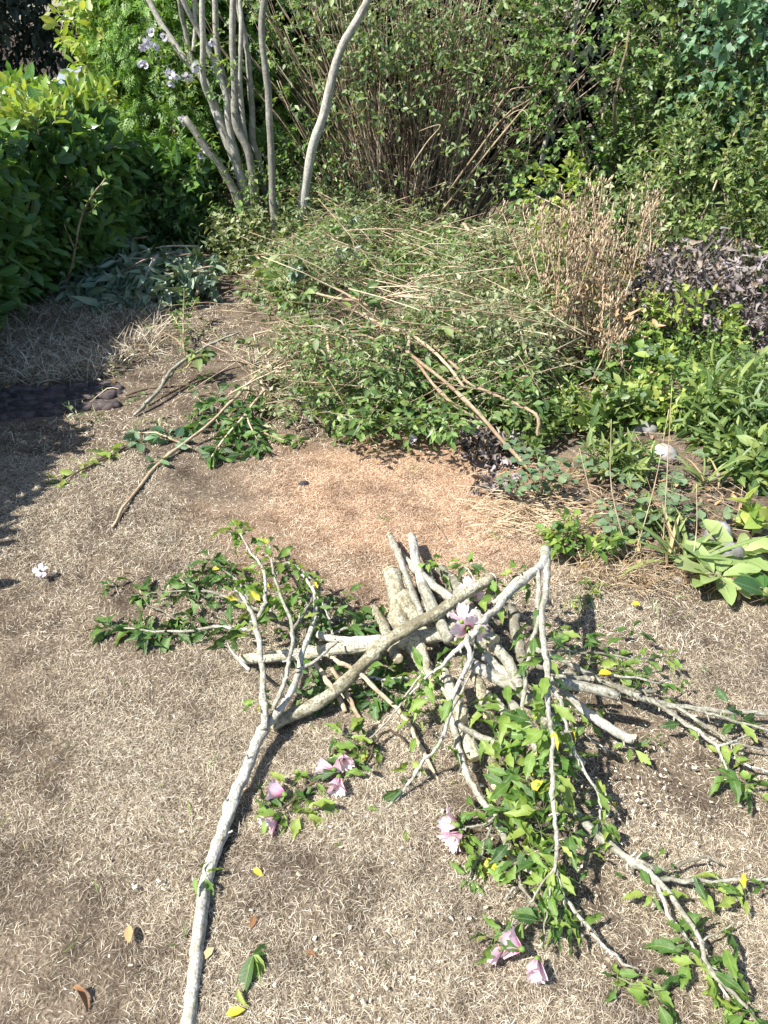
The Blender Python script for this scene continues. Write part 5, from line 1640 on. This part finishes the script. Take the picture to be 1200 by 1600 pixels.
sprig('cut_sprig', 'bright green sprig on top of the twig bundle', [(290, 575, .1, 3), (305, 560, .12, 3), (320, 555, .13, 2)], [], {0: (.0, .05, 4, .06)}, [(310, 555, .14, 6, .07)], 'bed', SMALL)
sprig('cut_sprig', 'pale grey green large leaved sprig on the pile below the bare stem', [(400, 400, .25, 4), (430, 430, .28, 4), (450, 470, .28, 3)], [[(430, 430, .28, 3), (480, 420, .3, 2)], [(440, 450, .28, 3), (475, 455, .3, 2)]],
      {0: (.1, .05, 4, .07), 1: (.2, .06, 3, .08), 2: (.2, .06, 3, .08)}, [(430, 420, .3, 6, .075), (445, 455, .28, 5, .07), (475, 430, .3, 5, .08)], 'pale', SMALL)
sprig('cut_sprig', 'bright leafy sprig poking from the centre of the brush pile', [(545, 495, .36, 3), (560, 475, .4, 3), (572, 455, .44, 2)], [], {0: (.0, .05, 3, .075)}, [(568, 465, .42, 4, .085)], 'bed', SMALL)
sprig('cut_sprig', 'leafy sprig with reddish stem hanging low at the front of the pile', [(600, 600, .22, 3), (640, 630, .16, 3), (680, 655, .08, 3), (700, 668, .04, 2)], [], {0: (.0, .06, 2, .06)}, [(640, 640, .1, 3, .06), (665, 660, .05, 3, .06), (620, 615, .2, 3, .06)], 'bed', SMALL, 'brownstem')
sprig('cut_sprig', 'sprig of glossy dark leaves half under the front of the pile', [(560, 620, .15, 3), (600, 625, .13, 3), (650, 612, .14, 2)], [], {0: (.0, .05, 3, .06)}, [(615, 598, .2, 4, .06), (640, 605, .18, 4, .06)], 'laurel', SMALL)

# wilted laurel cuttings
GW = 'wilted laurel cuttings by the hedge'
WC = [((130, 420, .16), (260, 405, .2), 'wilted bluish laurel cutting lying highest against the hedge'), ((110, 450, .1), (240, 440, .12), 'wilted laurel cutting in the middle of the heap by the hedge'),
      ((105, 472, .05), (200, 462, .06), 'wilted laurel cutting nearest the dry grass'), ((190, 470, .05), (295, 440, .1), 'wilted laurel cutting under the upright grey stick'),
      ((200, 400, .2), (310, 385, .2), 'wilted laurel cutting at the foot of the dim shrubs'), ((150, 400, .22), (230, 370, .25), 'wilted laurel cutting partly hidden behind the others'),
      ((170, 445, .12), (280, 420, .16), 'wilted laurel cutting with pale leaf undersides'), ((250, 410, .18), (330, 400, .18), 'wilted laurel cutting closest to the hibiscus'),
      ((160, 480, .05), (265, 465, .06), 'wilted laurel cutting spread out along the edge of the lawn'), ((230, 440, .15), (330, 425, .16), 'wilted laurel cutting touching the brush pile'),
      ((270, 440, .12), (350, 415, .15), 'wilted laurel cutting reaching towards the bare hibiscus stems'),
      ((190, 425, .2), (280, 395, .22), 'wilted laurel cutting on top of the heap with upturned leaves')]
for (a, b, lab) in WC:
    p, q = gp(*a), gp(*b)
    mb = MB()
    tube(mb, [p, (p + q) / 2 + np.array([0, 0, .03]), q], [.004, .006, .008], 6)
    r3 = tag(put(mb, 'laurel_cutting', MAT['brownstem'], at=p), lab, 'cutting', GW)
    t = rng.random(36)[:, None]
    P = q * (1 - t) + p * t + rng.normal(0, .05, (36, 3))
    D = np.tile(unit(p - q), (36, 1)) + rng.normal(0, .55, (36, 3)) + np.array([.15, -.5, .1])
    M, T = shoots(P, D, .06, 3, .118, alpha=35, droop=.35, up=.4)
    T[:, 2] = np.maximum(T[:, 2], .015)
    T[:, 2] *= .75
    foliage(r3, WILT, MAT['wilt'], M, T, 80)

# dim weedy sprigs against the hedge face
sprig('cut_sprig', 'tall thin weedy sprig leaning in the dark by the laurel hedge', [(95, 470, .02, 3), (115, 400, .35, 3), (130, 330, .6, 3), (165, 278, .8, 2)], [[(118, 390, .35, 2), (100, 350, .5, 1.5)], [(128, 340, .55, 2), (150, 320, .65, 1.5)]],
      {0: (.3, .07, 2, .05), 1: (.2, .07, 2, .05), 2: (.2, .07, 2, .05)}, [], 'small', SMALL, 'brownstem')

# ------------------------------------------------------------------ flower bed at the right
# tall dry seed stalks
GD = 'dry seed stalks in the bed'
DS = [(862, 560, 'tan dry seed stalks at the near side of the clump beside the brush pile'), (885, 590, 'tan dry seed stalks in the middle of the clump with bent stems'), (912, 572, 'tallest tan dry seed stalks in the clump'),
      (938, 560, 'tan dry seed stalks leaning towards the dark withered plant'), (890, 525, 'tan dry seed stalks standing at the back of the clump'), (965, 520, 'tan dry seed stalks mixed into the withered grey plant'),
      (940, 600, 'short tan dry seed stalks low at the foot of the clump')]
POD = tpl_of([(0, 0, 0), (.16, 0, .3), (-.08, .14, .3), (-.08, -.14, .3), (.1, 0, .8), (-.05, .09, .8), (-.05, -.09, .8), (0, 0, 1)],
             [[0, 1, 3], [0, 2, 1], [0, 3, 2], [1, 4, 6, 3], [1, 2, 5, 4], [2, 3, 6, 5], [4, 7, 6], [4, 5, 7], [5, 6, 7]])
for k, (u, v, lab) in enumerate(DS):
    b = gp(u, v)
    root = thing('dry_plant', lab, 'dry plant', b, GD)
    for s in range(10):
        p = b + np.array([rng.normal(0, .05), rng.normal(0, .05), -.01])
        lean = rng.normal(-.07 + (b[0] - .95) * .4, .17)
        H = rng.uniform(.4, .9) * (1.1 if k == 2 else (.55 if k == 6 else 1))
        q = p + np.array([lean * H, rng.normal(0, .08), H])
        m = (p + q) / 2 + rng.normal(0, .03, 3)
        mb = MB()
        Q, _, _ = tube(mb, [p, m, q], [.0042, .0035, .0018], 6, 5)
        so = put(mb, 'stalk', MAT['straw'], root)
        n = 34
        t = 1 - .5 * rng.random(n) ** 1.5
        P = p[None] * 0 + np.stack([np.interp(t, np.linspace(0, 1, len(Q)), Q[:, c]) for c in range(3)], -1)
        side = rng.normal(0, 1, (n, 3)) * np.array([1, 1, .25])
        off = unit(side) * rng.uniform(.008, .05, n)[:, None]
        hb = MB()
        prisms(hb, P, P + off + np.array([0, 0, .012]), .0008, .0008)
        d = unit(side * .22 + np.array([0, 0, 1.0])); x = unit(np.cross(d, rng.normal(0, 1, (n, 3)))); y = np.cross(d, x)
        M = np.stack([x, y, d], -1) * rng.uniform(.018, .04, n)[:, None, None]
        hb.inst(POD, M, P + off + np.array([0, 0, .01]))
        put(hb, 'seed_head', MAT['pod'], so, kind='stuff')
    # shrivelled tan leaves on the lower stems
    n = 34
    P = b + np.stack([rng.normal(0, .09, n), rng.normal(0, .08, n), rng.uniform(.08, .5, n)], -1)
    M = frames(rng.normal(0, 1, (n, 3)) + np.array([0, -.3, -.6]), rng.normal(0, 1, (n, 3)), rng.uniform(.03, .06, n))
    foliage(root, DEAD, MAT['tan'], M, P, 40)


def bed_plant(name, label, cat, base, P, D, Ln, nl, size, tpls, mat, nind, stem_from=True, droop=.2, up=.6, alpha=55, stem_mat='stem', group=None, opp=False, kind=None, cell=8, sr=.0025):
    root = thing(name, label, cat, base, group, kind)
    st = MB()
    if stem_from:
        for p in P[:: max(1, len(P) // 30)]:
            s = np.array([base[0] + (p[0] - base[0]) * .35, base[1] + (p[1] - base[1]) * .35, 0])
            tube(st, [s, (s + p) / 2 + rng.normal(0, .02, 3), p], [sr, sr * .8, sr * .5], 4, 3)
    M, T = shoots(P, D, Ln, nl, size, alpha, droop, up, opp, mb=st, rt=.0012)
    ok = T[:, 2] > .008
    foliage(root, tpls, MAT[mat], M[ok], T[ok], nind, cell=cell)
    put(st, 'stems', MAT[stem_mat], root, kind='stuff')
    return root


def cloud(n, u0, u1, v0, v1, h0, h1):
    return np.array([gp(rng.uniform(u0, u1), rng.uniform(v0, v1), 0) * np.array([1, 1, 0]) + np.array([0, 0, rng.uniform(h0, h1)]) for _ in range(n)])


def ball(n, u, v, Y, r, fr=.6):
    c = dp(u, v, Y)
    d = unit(rng.normal(0, 1, (n, 3)))
    P = c + d * np.array(r) * (rng.random(n)[:, None] ** .35)
    P[:, 2] = np.maximum(P[:, 2], .03)
    return c, P, d


# dark withered plants
for (u, v, Y, r, n, lab) in ((1060, 460, 4.2, (.26, .22, .22), 230, 'large withered plant with curled grey purple leaves beside the seed stalks'), (1160, 470, 4.3, (.28, .22, .22), 220, 'withered grey leaved plant at the edge of the view'),
                             (1110, 415, 4.7, (.26, .2, .16), 120, 'withered grey plant mixed with yellow green leaves at the back')):
    c, P, d = ball(n, u, v, Y, r)
    bed_plant('withered_plant', lab, 'dead plant', (c[0], c[1], 0), P, d + np.array([0, -.2, -.2]), .06, 3, .055, DEAD, 'dead', 200, droop=.5, up=.2, stem_mat='brownstem', group='withered plants in the bed')
c, P, d = ball(70, 815, 580, 3.7, (.1, .1, .2))
bed_plant('withered_plant', 'narrow withered purple plant between brush pile and seed stalks', 'dead plant', (c[0], c[1], 0), P, d + np.array([0, 0, -.4]), .04, 3, .05, DEAD, 'dead', 80, droop=.5, up=.2, stem_mat='brownstem')
c, P, d = ball(80, 765, 700, 2.95, (.1, .12, .1))
bed_plant('withered_plant', 'shrivelled brown grey plant at the lawn edge below the brush pile', 'dead plant', (c[0], c[1], 0), P, d + np.array([0, 0, -.3]), .04, 3, .05, DEAD, 'dead', 80, droop=.5, up=.2, stem_mat='brownstem')
c, P, d = ball(26, 775, 780, 2.62, (.07, .05, .03))
bed_plant('withered_plant', 'flat clump of blackened leaves on the lawn edge by the straw', 'dead plant', (c[0], c[1], 0), P, d + np.array([0, 0, -.1]), .03, 3, .045, DEAD, 'dead', 60, droop=.3, up=.4, stem_mat='brownstem')

# leafy growth in the bed
B = [
    ('leafy_plant', 'yellow green leaves tangled round the foot of the seed stalks', 860, 500, 4.2, (.22, .25, .25), 110, SMALL, 'bed', .045),
    ('leafy_plant', 'green rounded leaves below the dark withered plant', 960, 590, 3.75, (.2, .18, .16), 90, ROUND, 'small', .05),
    ('leafy_plant', 'yellowing leaves mixed under the withered grey plants', 1050, 530, 4.0, (.3, .2, .16), 110, SMALL, 'gold', .055),
    ('leafy_plant', 'fine leaved dark green mound under the withered plant at the edge', 1120, 600, 3.7, (.36, .22, .16), 330, SMALL, 'small', .028),
    ('leafy_plant', 'tangled green leaves around the ends of the pale poles', 800, 650, 3.35, (.22, .22, .16), 130, SMALL, 'bed', .045),
    ('leafy_plant', 'lime green fine leaved plant behind the columbine', 890, 665, 3.25, (.13, .13, .1), 70, LANCE, 'gold', .05),
    ('leafy_plant', 'broad mid green leaves with a yellow drooping leaf beside the dry stems', 975, 690, 3.1, (.16, .16, .12), 70, SMALL, 'bed', .075),
    ('leafy_plant', 'upright lance leaved plant at the edge of the view in the bed', 1130, 690, 3.1, (.22, .2, .2), 120, LANCE, 'bed', .1),
    ('leafy_plant', 'crowded light green leaves on pale stems at the edge above the broad leaves', 1180, 740, 2.75, (.14, .14, .2), 80, SMALL, 'bed', .07),
    ('leafy_plant', 'lime green heart leaved plant at the edge beside the broad leaves', 1190, 830, 2.35, (.05, .07, .12), 22, HEART, 'gold', .065),
    ('leafy_plant', 'thin yellowish sprays between the brush pile and the seed stalks', 775, 540, 4.0, (.22, .2, .14), 120, LANCE, 'brush', .045),
    ('leafy_plant', 'green leaves filling the corner behind the tall lance leaved plant', 1190, 650, 3.3, (.2, .2, .2), 110, SMALL, 'bed', .05),
    ('leafy_plant', 'pale leaves and dry bits behind the seed stalks under the thicket', 960, 370, 5.0, (.4, .25, .2), 170, SMALL, 'brush', .05),
    ('leafy_plant', 'green leaves rising behind the withered plants below the yellow green shrub', 1130, 385, 4.9, (.4, .2, .2), 170, SMALL, 'bed', .05),
    ('leafy_plant', 'olive leaves between the straw clump and the bare soil', 960, 770, 2.75, (.12, .1, .06), 40, LANCE, 'bed', .08),
    ('leafy_plant', 'light leafy growth between the brush pile and the seed stalks at the back', 830, 420, 5.2, (.4, .35, .2), 240, SMALL, 'pale', .045),
    ('leafy_plant', 'yellow green sprays standing among the seed stalks', 900, 440, 4.4, (.28, .25, .22), 150, SMALL, 'gold', .045),
    ('leafy_plant', 'pale leafy sprays between the hibiscus foot and the brush pile', 400, 390, 5.9, (.55, .3, .16), 260, SMALL, 'brush', .05),
    ('leafy_plant', 'green tangle over the near edge of the bed beside the pole ends', 850, 700, 3.0, (.16, .16, .12), 90, SMALL, 'bed', .045),
    ('leafy_plant', 'dense yellowish leaves behind the dry stems in the bed', 1040, 660, 3.3, (.2, .18, .2), 120, SMALL, 'gold', .055),
    ('weed_patch', 'low bright green weeds creeping from the bed onto the lawn', 945, 850, 2.3, (.17, .1, .05), 60, SMALL, 'bed', .05),
    ('weed_patch', 'low weeds with lobed leaves by the apex of the arching branch', 900, 870, 2.2, (.1, .06, .04), 26, SMALL, 'hib', .045),
]
for (nm, lab, u, v, Y, r, n, tp, mt, sz) in B:
    if nm == 'leafy_plant':
        r, n = (r[0], r[1], r[2] * 1.45), int(n * 1.15)
    c, P, d = ball(n, u, v, Y, r)
    P = P[lump(P, 9.0, u) > -.38]
    d = unit(P - c)
    bed_plant(nm, lab, 'weeds' if nm == 'weed_patch' else 'plant', (c[0], c[1], 0), P, d * .7 + np.array([0, -.2, .35]), .1, 6, sz, tp, mt, 110, droop=.25)

# columbines: trefoil fans on thin stalks
for (u, v, h, n, wd, lab) in ((845, 745, .16, 17, .1, 'blue green columbine with rounded leaves at the lawn edge'), (1040, 780, .14, 15, .13, 'blue green columbine in front of the grey stone'), (985, 570, .3, 8, .1, 'small blue green columbine under the withered plant'),
                              (985, 795, .08, 8, .07, 'greyish columbine leaves low beside the bare soil')):
    b = gp(u, v + 40 if h < .3 else v + 90, 0)
    root = thing('columbine', lab, 'columbine', b, 'columbines in the bed')
    st = MB(); Ms, Ts = [], []
    for k in range(n):
        tip = b + np.array([rng.normal(0, wd), rng.normal(0, wd * .7), h * rng.uniform(.35, 1.35)])
        tube(st, [b, b * .4 + tip * .6 + np.array([0, 0, .03]), tip], [.0015, .0013, .001], 4, 3)
        a0 = rng.uniform(0, 6.28)
        for j in range(3):
            a = a0 + j * 2.09
            for q in (-.5, .5):
                d = np.array([math.cos(a + q), math.sin(a + q), .05 + rng.normal(0, .15)])
                Ms.append(frames(d[None], np.array([[0, 0, 1.0]]) + rng.normal(0, .25, (1, 3)), .034 * rng.uniform(.8, 1.25))[0])
                Ts.append(tip + np.array([math.cos(a), math.sin(a), 0]) * .01)
    foliage(root, FAN, MAT['colum'], np.array(Ms), np.array(Ts), 120)
    put(st, 'stems', MAT['stem'], root, kind='stuff')

# broad-leaved rosettes
for (u, v, L, n, lab) in ((1120, 905, .15, 13, 'pale green rosette of long broad leaves spilling onto the lawn'), (1150, 870, .13, 12, 'pale broad leaved rosette beside the white stone'), (1195, 930, .12, 9, 'dark green broad leaved plant at the corner of the bed')):
    b = gp(u, v, 0.01)
    root = thing('broad_leaved_plant', lab, 'plant', b, 'broad leaved plants at the bed corner')
    for k in range(n):
        a = k * 6.28 / n * 1.0 + rng.normal(0, .25)
        d = np.array([math.cos(a), math.sin(a), rng.uniform(.15, .9)])
        M = frames(unit(d)[None], np.array([[0, 0, 1.0]]) + rng.normal(0, .25, (1, 3)), L * rng.uniform(.7, 1.25))
        one('leaf', BROAD[rng.integers(3)] if n > 9 else LAUREL[rng.integers(3)], MAT['broad'] if n > 9 else MAT['laurel'], M[0], b + np.array([d[0] * .015, d[1] * .015, .015]), root)
    mb = MB(); tube(mb, [b - np.array([0, 0, .02]), b + np.array([0, 0, .03])], [.012, .008], 6, 1); put(mb, 'crown', MAT['stem'], root)

# strap-leaved clump
for (u, v, L, n, lab) in ((1060, 885, .22, 24, 'clump of green strap leaves at the front of the bed'), (950, 745, .18, 14, 'thin strap leaves arching beside the bare soil'), (1100, 760, .2, 16, 'long strap leaves behind the broad leaved rosette')):
    b = gp(u, v, 0)
    root = thing('strap_leaved_plant', lab, 'plant', b, 'strap leaved plants in the bed')
    for k in range(n):
        d = np.array([rng.normal(0, .55), rng.normal(0, .4) - .1, 1.0])
        nr = np.array([-d[0], -d[1] - .3, .6])
        M = frames(unit(d)[None], nr[None], L * rng.uniform(.6, 1.15))
        one('leaf', STRAP[rng.integers(2)], MAT['bed'] if rng.random() < .8 else MAT['tan'], M[0], b + np.array([rng.normal(0, .025), rng.normal(0, .025), 0]), root)

# tall thin dry stems
for (u0, v0, u1, v1, lab) in ((985, 880, 955, 655, 'thin dry stem standing nearest the columbine'), (988, 880, 1045, 640, 'thin dry stem leaning over the strap leaves'), (1035, 870, 1050, 600, 'tall thin dry grass stem with fine head'),
                              (1085, 880, 1010, 745, 'thick dry stem leaning back across the strap leaves'), (1080, 890, 1088, 755, 'upright straw stem in the strap leaves'), (930, 800, 905, 700, 'short thin dry stem over the bare soil'), (1040, 650, 960, 560, 'pale dry stem lying across the leaves')):
    p = gp(u0, v0, 0.0); q = dp(u1, v1, p[1] + .05)
    mb = MB(); tube(mb, [p, (p + q) / 2 + rng.normal(0, .012, 3), q], [.0022, .0018, .0008], 5, 4)
    tag(put(mb, 'dry_weed', MAT['straw'], at=p), lab, 'stem', 'thin dry stems in the bed')

# straw litter clump
root = thing('straw_clump', 'flattened clump of pale straw at the edge of the lawn', 'straw', gp(830, 800), kind='stuff')
mb = MB()
for k in range(300):
    c = gp(rng.normal(850, 50), rng.normal(800, 22), rng.uniform(.005, .04))
    a = rng.normal(.1, .7)
    d = np.array([math.cos(a), math.sin(a), rng.normal(0, .12)]) * rng.uniform(.04, .12)
    tube(mb, [c - d, c + np.array([0, 0, .012]), c + d], [.0012, .0014, .0006], 3, 2)
put(mb, 'straw', MAT['straw'], root, kind='stuff')
root = thing('straw_tuft', 'tuft of pale dry grass leaning out in front of the bed', 'straw', gp(990, 900), kind='stuff')
mb = MB()
for k in range(420):
    p = gp(rng.normal(985, 55), rng.normal(905, 12), 0)
    d = np.array([rng.normal(0, .5), rng.normal(-.3, .4), rng.uniform(.4, 1)]); d = unit(d) * rng.uniform(.05, .12)
    tube(mb, [p, p + d * .6, p + d + np.array([rng.normal(0, .02), -.01, -.02])], [.0011, .001, .0004], 3, 2)
put(mb, 'straw', MAT['straw'], root, kind='stuff')

# litter of dead leaves and straw on the bed soil
root = thing('bed_litter', 'dead leaves and straw scattered over the bare soil of the bed', 'litter', gp(900, 740), kind='stuff')
n = 3200
x, y = rng.uniform(-.1, 2.2, n), rng.uniform(1.8, 5.2, n)
ok = ~inside(x, y, LAWN)
P = np.stack([x, y, rng.uniform(.008, .03, n)], -1)[ok]
M = frames(rng.normal(0, 1, P.shape) * np.array([1, 1, .25]), np.array([0, 0, 1.0]) + rng.normal(0, .5, P.shape), rng.uniform(.015, .05, len(P)))
q = rng.random(len(P)) < .5
for tp, mt, msk in ((DEAD, 'dead', q), (WILT, 'tan', ~q)):
    foliage(root, tp, MAT[mt], M[msk], P[msk], 0, rest='litter')
mb = MB()
a = rng.uniform(0, 6.28, len(P)); d = np.stack([np.cos(a), np.sin(a), rng.normal(0, .15, len(P))], -1) * rng.uniform(.02, .09, len(P))[:, None]
prisms(mb, P - d, P + d, .0012, .0008)
put(mb, 'straw', MAT['straw'], root, kind='stuff')

# stones
def stone(u, v, h, sx, sy, sz, label, mat='stone', name='stone'):
    p = gp(u, v, h)
    n = 14
    V, F = [], []
    rings = [(.02, 1), (.45, .93), (.8, .66), (1, .25), (.95, -.3)]
    for rr, zz in rings:
        for i in range(n):
            a = 2 * math.pi * i / n
            j = 1 + rng.normal(0, .06) + .1 * math.sin(3 * a + sx * 50)
            V.append(p + np.array([sx * rr * j * math.cos(a), sy * rr * j * math.sin(a), sz * zz * (1 + rng.normal(0, .06))]))
    for k in range(len(rings) - 1):
        for i in range(n):
            F.append([k * n + i, (k + 1) * n + i, (k + 1) * n + (i + 1) % n, k * n + (i + 1) % n])
    F.append(list(range(n)))
    mb = MB(); mb.add(V, F)
    return tag(put(mb, name, MAT[mat], at=p), label, 'stone')


stone(1035, 712, .0, .06, .05, .05, 'rough grey stone among the columbine leaves in the bed')
stone(1005, 672, .0, .06, .05, .045, 'smooth grey stone under the drooping yellow leaf')
stone(1120, 838, .02, .05, .04, .06, 'white edging stone behind the broad leaved rosette')
stone(1140, 868, .02, .05, .035, .05, 'pale white stone resting among the broad leaves')
stone(1060, 908, .005, .018, .015, .012, 'small white pebble at the lawn edge by the strap leaves')
stone(475, 757, .005, .022, .014, .016, 'small black stone lying alone on the rusty grass', 'darkstone')
stone(487, 655, .005, .02, .016, .02, 'small grey white stone at the front of the brush pile')

# ------------------------------------------------------------------ fallen leaves and blooms on the lawn
def fallen(u, v, size, tp, mat, label, name='fallen_leaf', a=None, group='fallen leaves on the lawn', h=.022):
    p = gp(u, v, h)
    a = rng.uniform(0, 6.28) if a is None else a
    d = np.array([math.cos(a), math.sin(a), rng.normal(0, .12)])
    M = frames(unit(d)[None], np.array([[rng.normal(0, .25), rng.normal(0, .25), 1.0]]), size)[0]
    mb = MB(); mb.inst(tp, M[None], (p - d * size * .5)[None])
    return tag(put(mb, name, MAT[mat], at=p), label, 'leaf', group)


fallen(130, 1553, .055, WILT[0], 'brown', 'curled russet brown leaf in the bottom corner of the lawn')
fallen(201, 1458, .045, BROAD[2], 'tan', 'dry tan leaf on the lawn beside the long branch')
fallen(395, 1440, .03, SMALL[0], 'brown', 'tiny red brown leaf beside the long branch')
fallen(323, 1490, .035, SMALL[1], 'tan', 'dry tan leaf touching the long pale branch')
fallen(403, 1362, .03, SMALL[1], 'hiby', 'small yellow leaf on open grass beside the long branch')
fallen(368, 1580, .04, SMALL[0], 'hiby', 'yellow leaf below the loose green leaves')
fallen(636, 1305, .035, SMALL[0], 'gold', 'yellow green leaf lying between the blooms and the curved branch')
fallen(765, 1354, .042, ROUND[0], 'hiby', 'bright yellow leaf beside the curved grey branch')
fallen(993, 943, .03, ROUND[0], 'hiby', 'yellow leaf on the grass in front of the bed')
fallen(945, 1051, .04, ROUND[0], 'hiby', 'bright yellow leaf lying on the leafy silvery branch', h=.12)
fallen(195, 892, .04, LANCE[0], 'tan', 'narrow tan leaf near the leafy branch tip')
fallen(995, 868, .09, WILT[1], 'tan', 'curled pale tan leaf at the foot of the dry stems')
fallen(485, 1488, .025, SMALL[0], 'brown', 'small russet scrap of leaf on the pale wood chips')
fallen(66, 605, .1, BROAD[0], 'tan', 'dry leaf lying on the dark paving beside another')
fallen(15, 607, .1, WILT[0], 'tan', 'pale dry leaf at the far edge of the dark paving')
fallen(175, 602, .11, WILT[1], 'tan', 'pinkish dry leaf at the end of the dark paving')
fallen(45, 586, .09, BROAD[1], 'tan', 'dry leaf on the long grass above the paving')
fallen(118, 572, .08, ROUND[0], 'tan', 'round dry leaf on the long grass by the hedge')
fallen(135, 635, .05, SMALL[0], 'tan', 'small dry leaf lying in the middle of the dark paving')
fallen(60, 550, .08, BROAD[2], 'tan', 'dry leaf in the shade under the hedge')
# loose green leaves
lp = gp(395, 1492, .03)
root = thing('leaf_cluster', 'loose cluster of four long green leaves on open grass', 'leaf cluster', lp, 'fallen leaves on the lawn')
for (du, dv, s, mt, tp) in ((-14, 45, .075, 'bed', LAUREL[0]), (24, -12, .05, 'hib', LAUREL[1]), (4, 38, .06, 'hib', LAUREL[1]), (30, 45, .065, 'gold', WILT[0]), (-22, 75, .04, 'gold', WILT[1])):
    q = gp(395 + du, 1492 + dv, .02)
    d = unit(q - lp) if dv < 60 else unit(gp(385, 1590, .02) - gp(372, 1550, .02))
    M = frames(d[None], np.array([[rng.normal(0, .2), rng.normal(0, .2), 1.0]]), s)[0]
    one('leaf', tp, MAT[mt], M, lp if dv < 60 else gp(372, 1545, .025), root)


def loose_bloom(u, v, size, mode, mat, label, d=(0, -.4, .9)):
    o = flower(gp(u, v, .03), d, size, mode, mat, None, 'fallen_bloom')
    return tag(o, label, 'flower', 'single blooms on the lawn')


loose_bloom(64, 893, .024, 'open', 'white', 'white bloom lying alone on the greyish grass', (.1, -.5, .8))
loose_bloom(643, 690, .034, 'half', 'white', 'pale pink bloom dropped at the front of the brush pile', (.1, -.6, .7))

# pale wood chips and sawdust
CH = tpl_of([(-.5, -.3, 0), (.5, -.25, .05), (.45, .3, 0), (-.4, .25, .08), (0, 0, .2)], [[0, 1, 4], [1, 2, 4], [2, 3, 4], [3, 0, 4]])
P = []
for (cu, cv, su, sv, n) in ((990, 1230, 70, 60, 320), (700, 1330, 90, 80, 420), (540, 1520, 60, 50, 160), (830, 1180, 130, 90, 260), (600, 1150, 330, 250, 160), (700, 1450, 300, 120, 130), (1100, 1300, 100, 120, 90)):
    for _ in range(n):
        P.append(gp(rng.normal(cu, su), rng.normal(cv, sv), rng.uniform(.004, .026)))
P = np.array(P); n = len(P)
d = rng.normal(0, 1, (n, 3)) * np.array([1, 1, .2])
M = frames(d, np.array([[0, 0, 1.0]]) + rng.normal(0, .4, (n, 3)), (.0025 + .009 * rng.random(n) ** 4))
mb = MB(); mb.inst(CH, M, P)
tag(put(mb, 'wood_chips', MAT['chip'], smooth=False), 'scattered pale wood chips and sawdust on the dry grass round the logs', 'wood chips', kind='stuff')
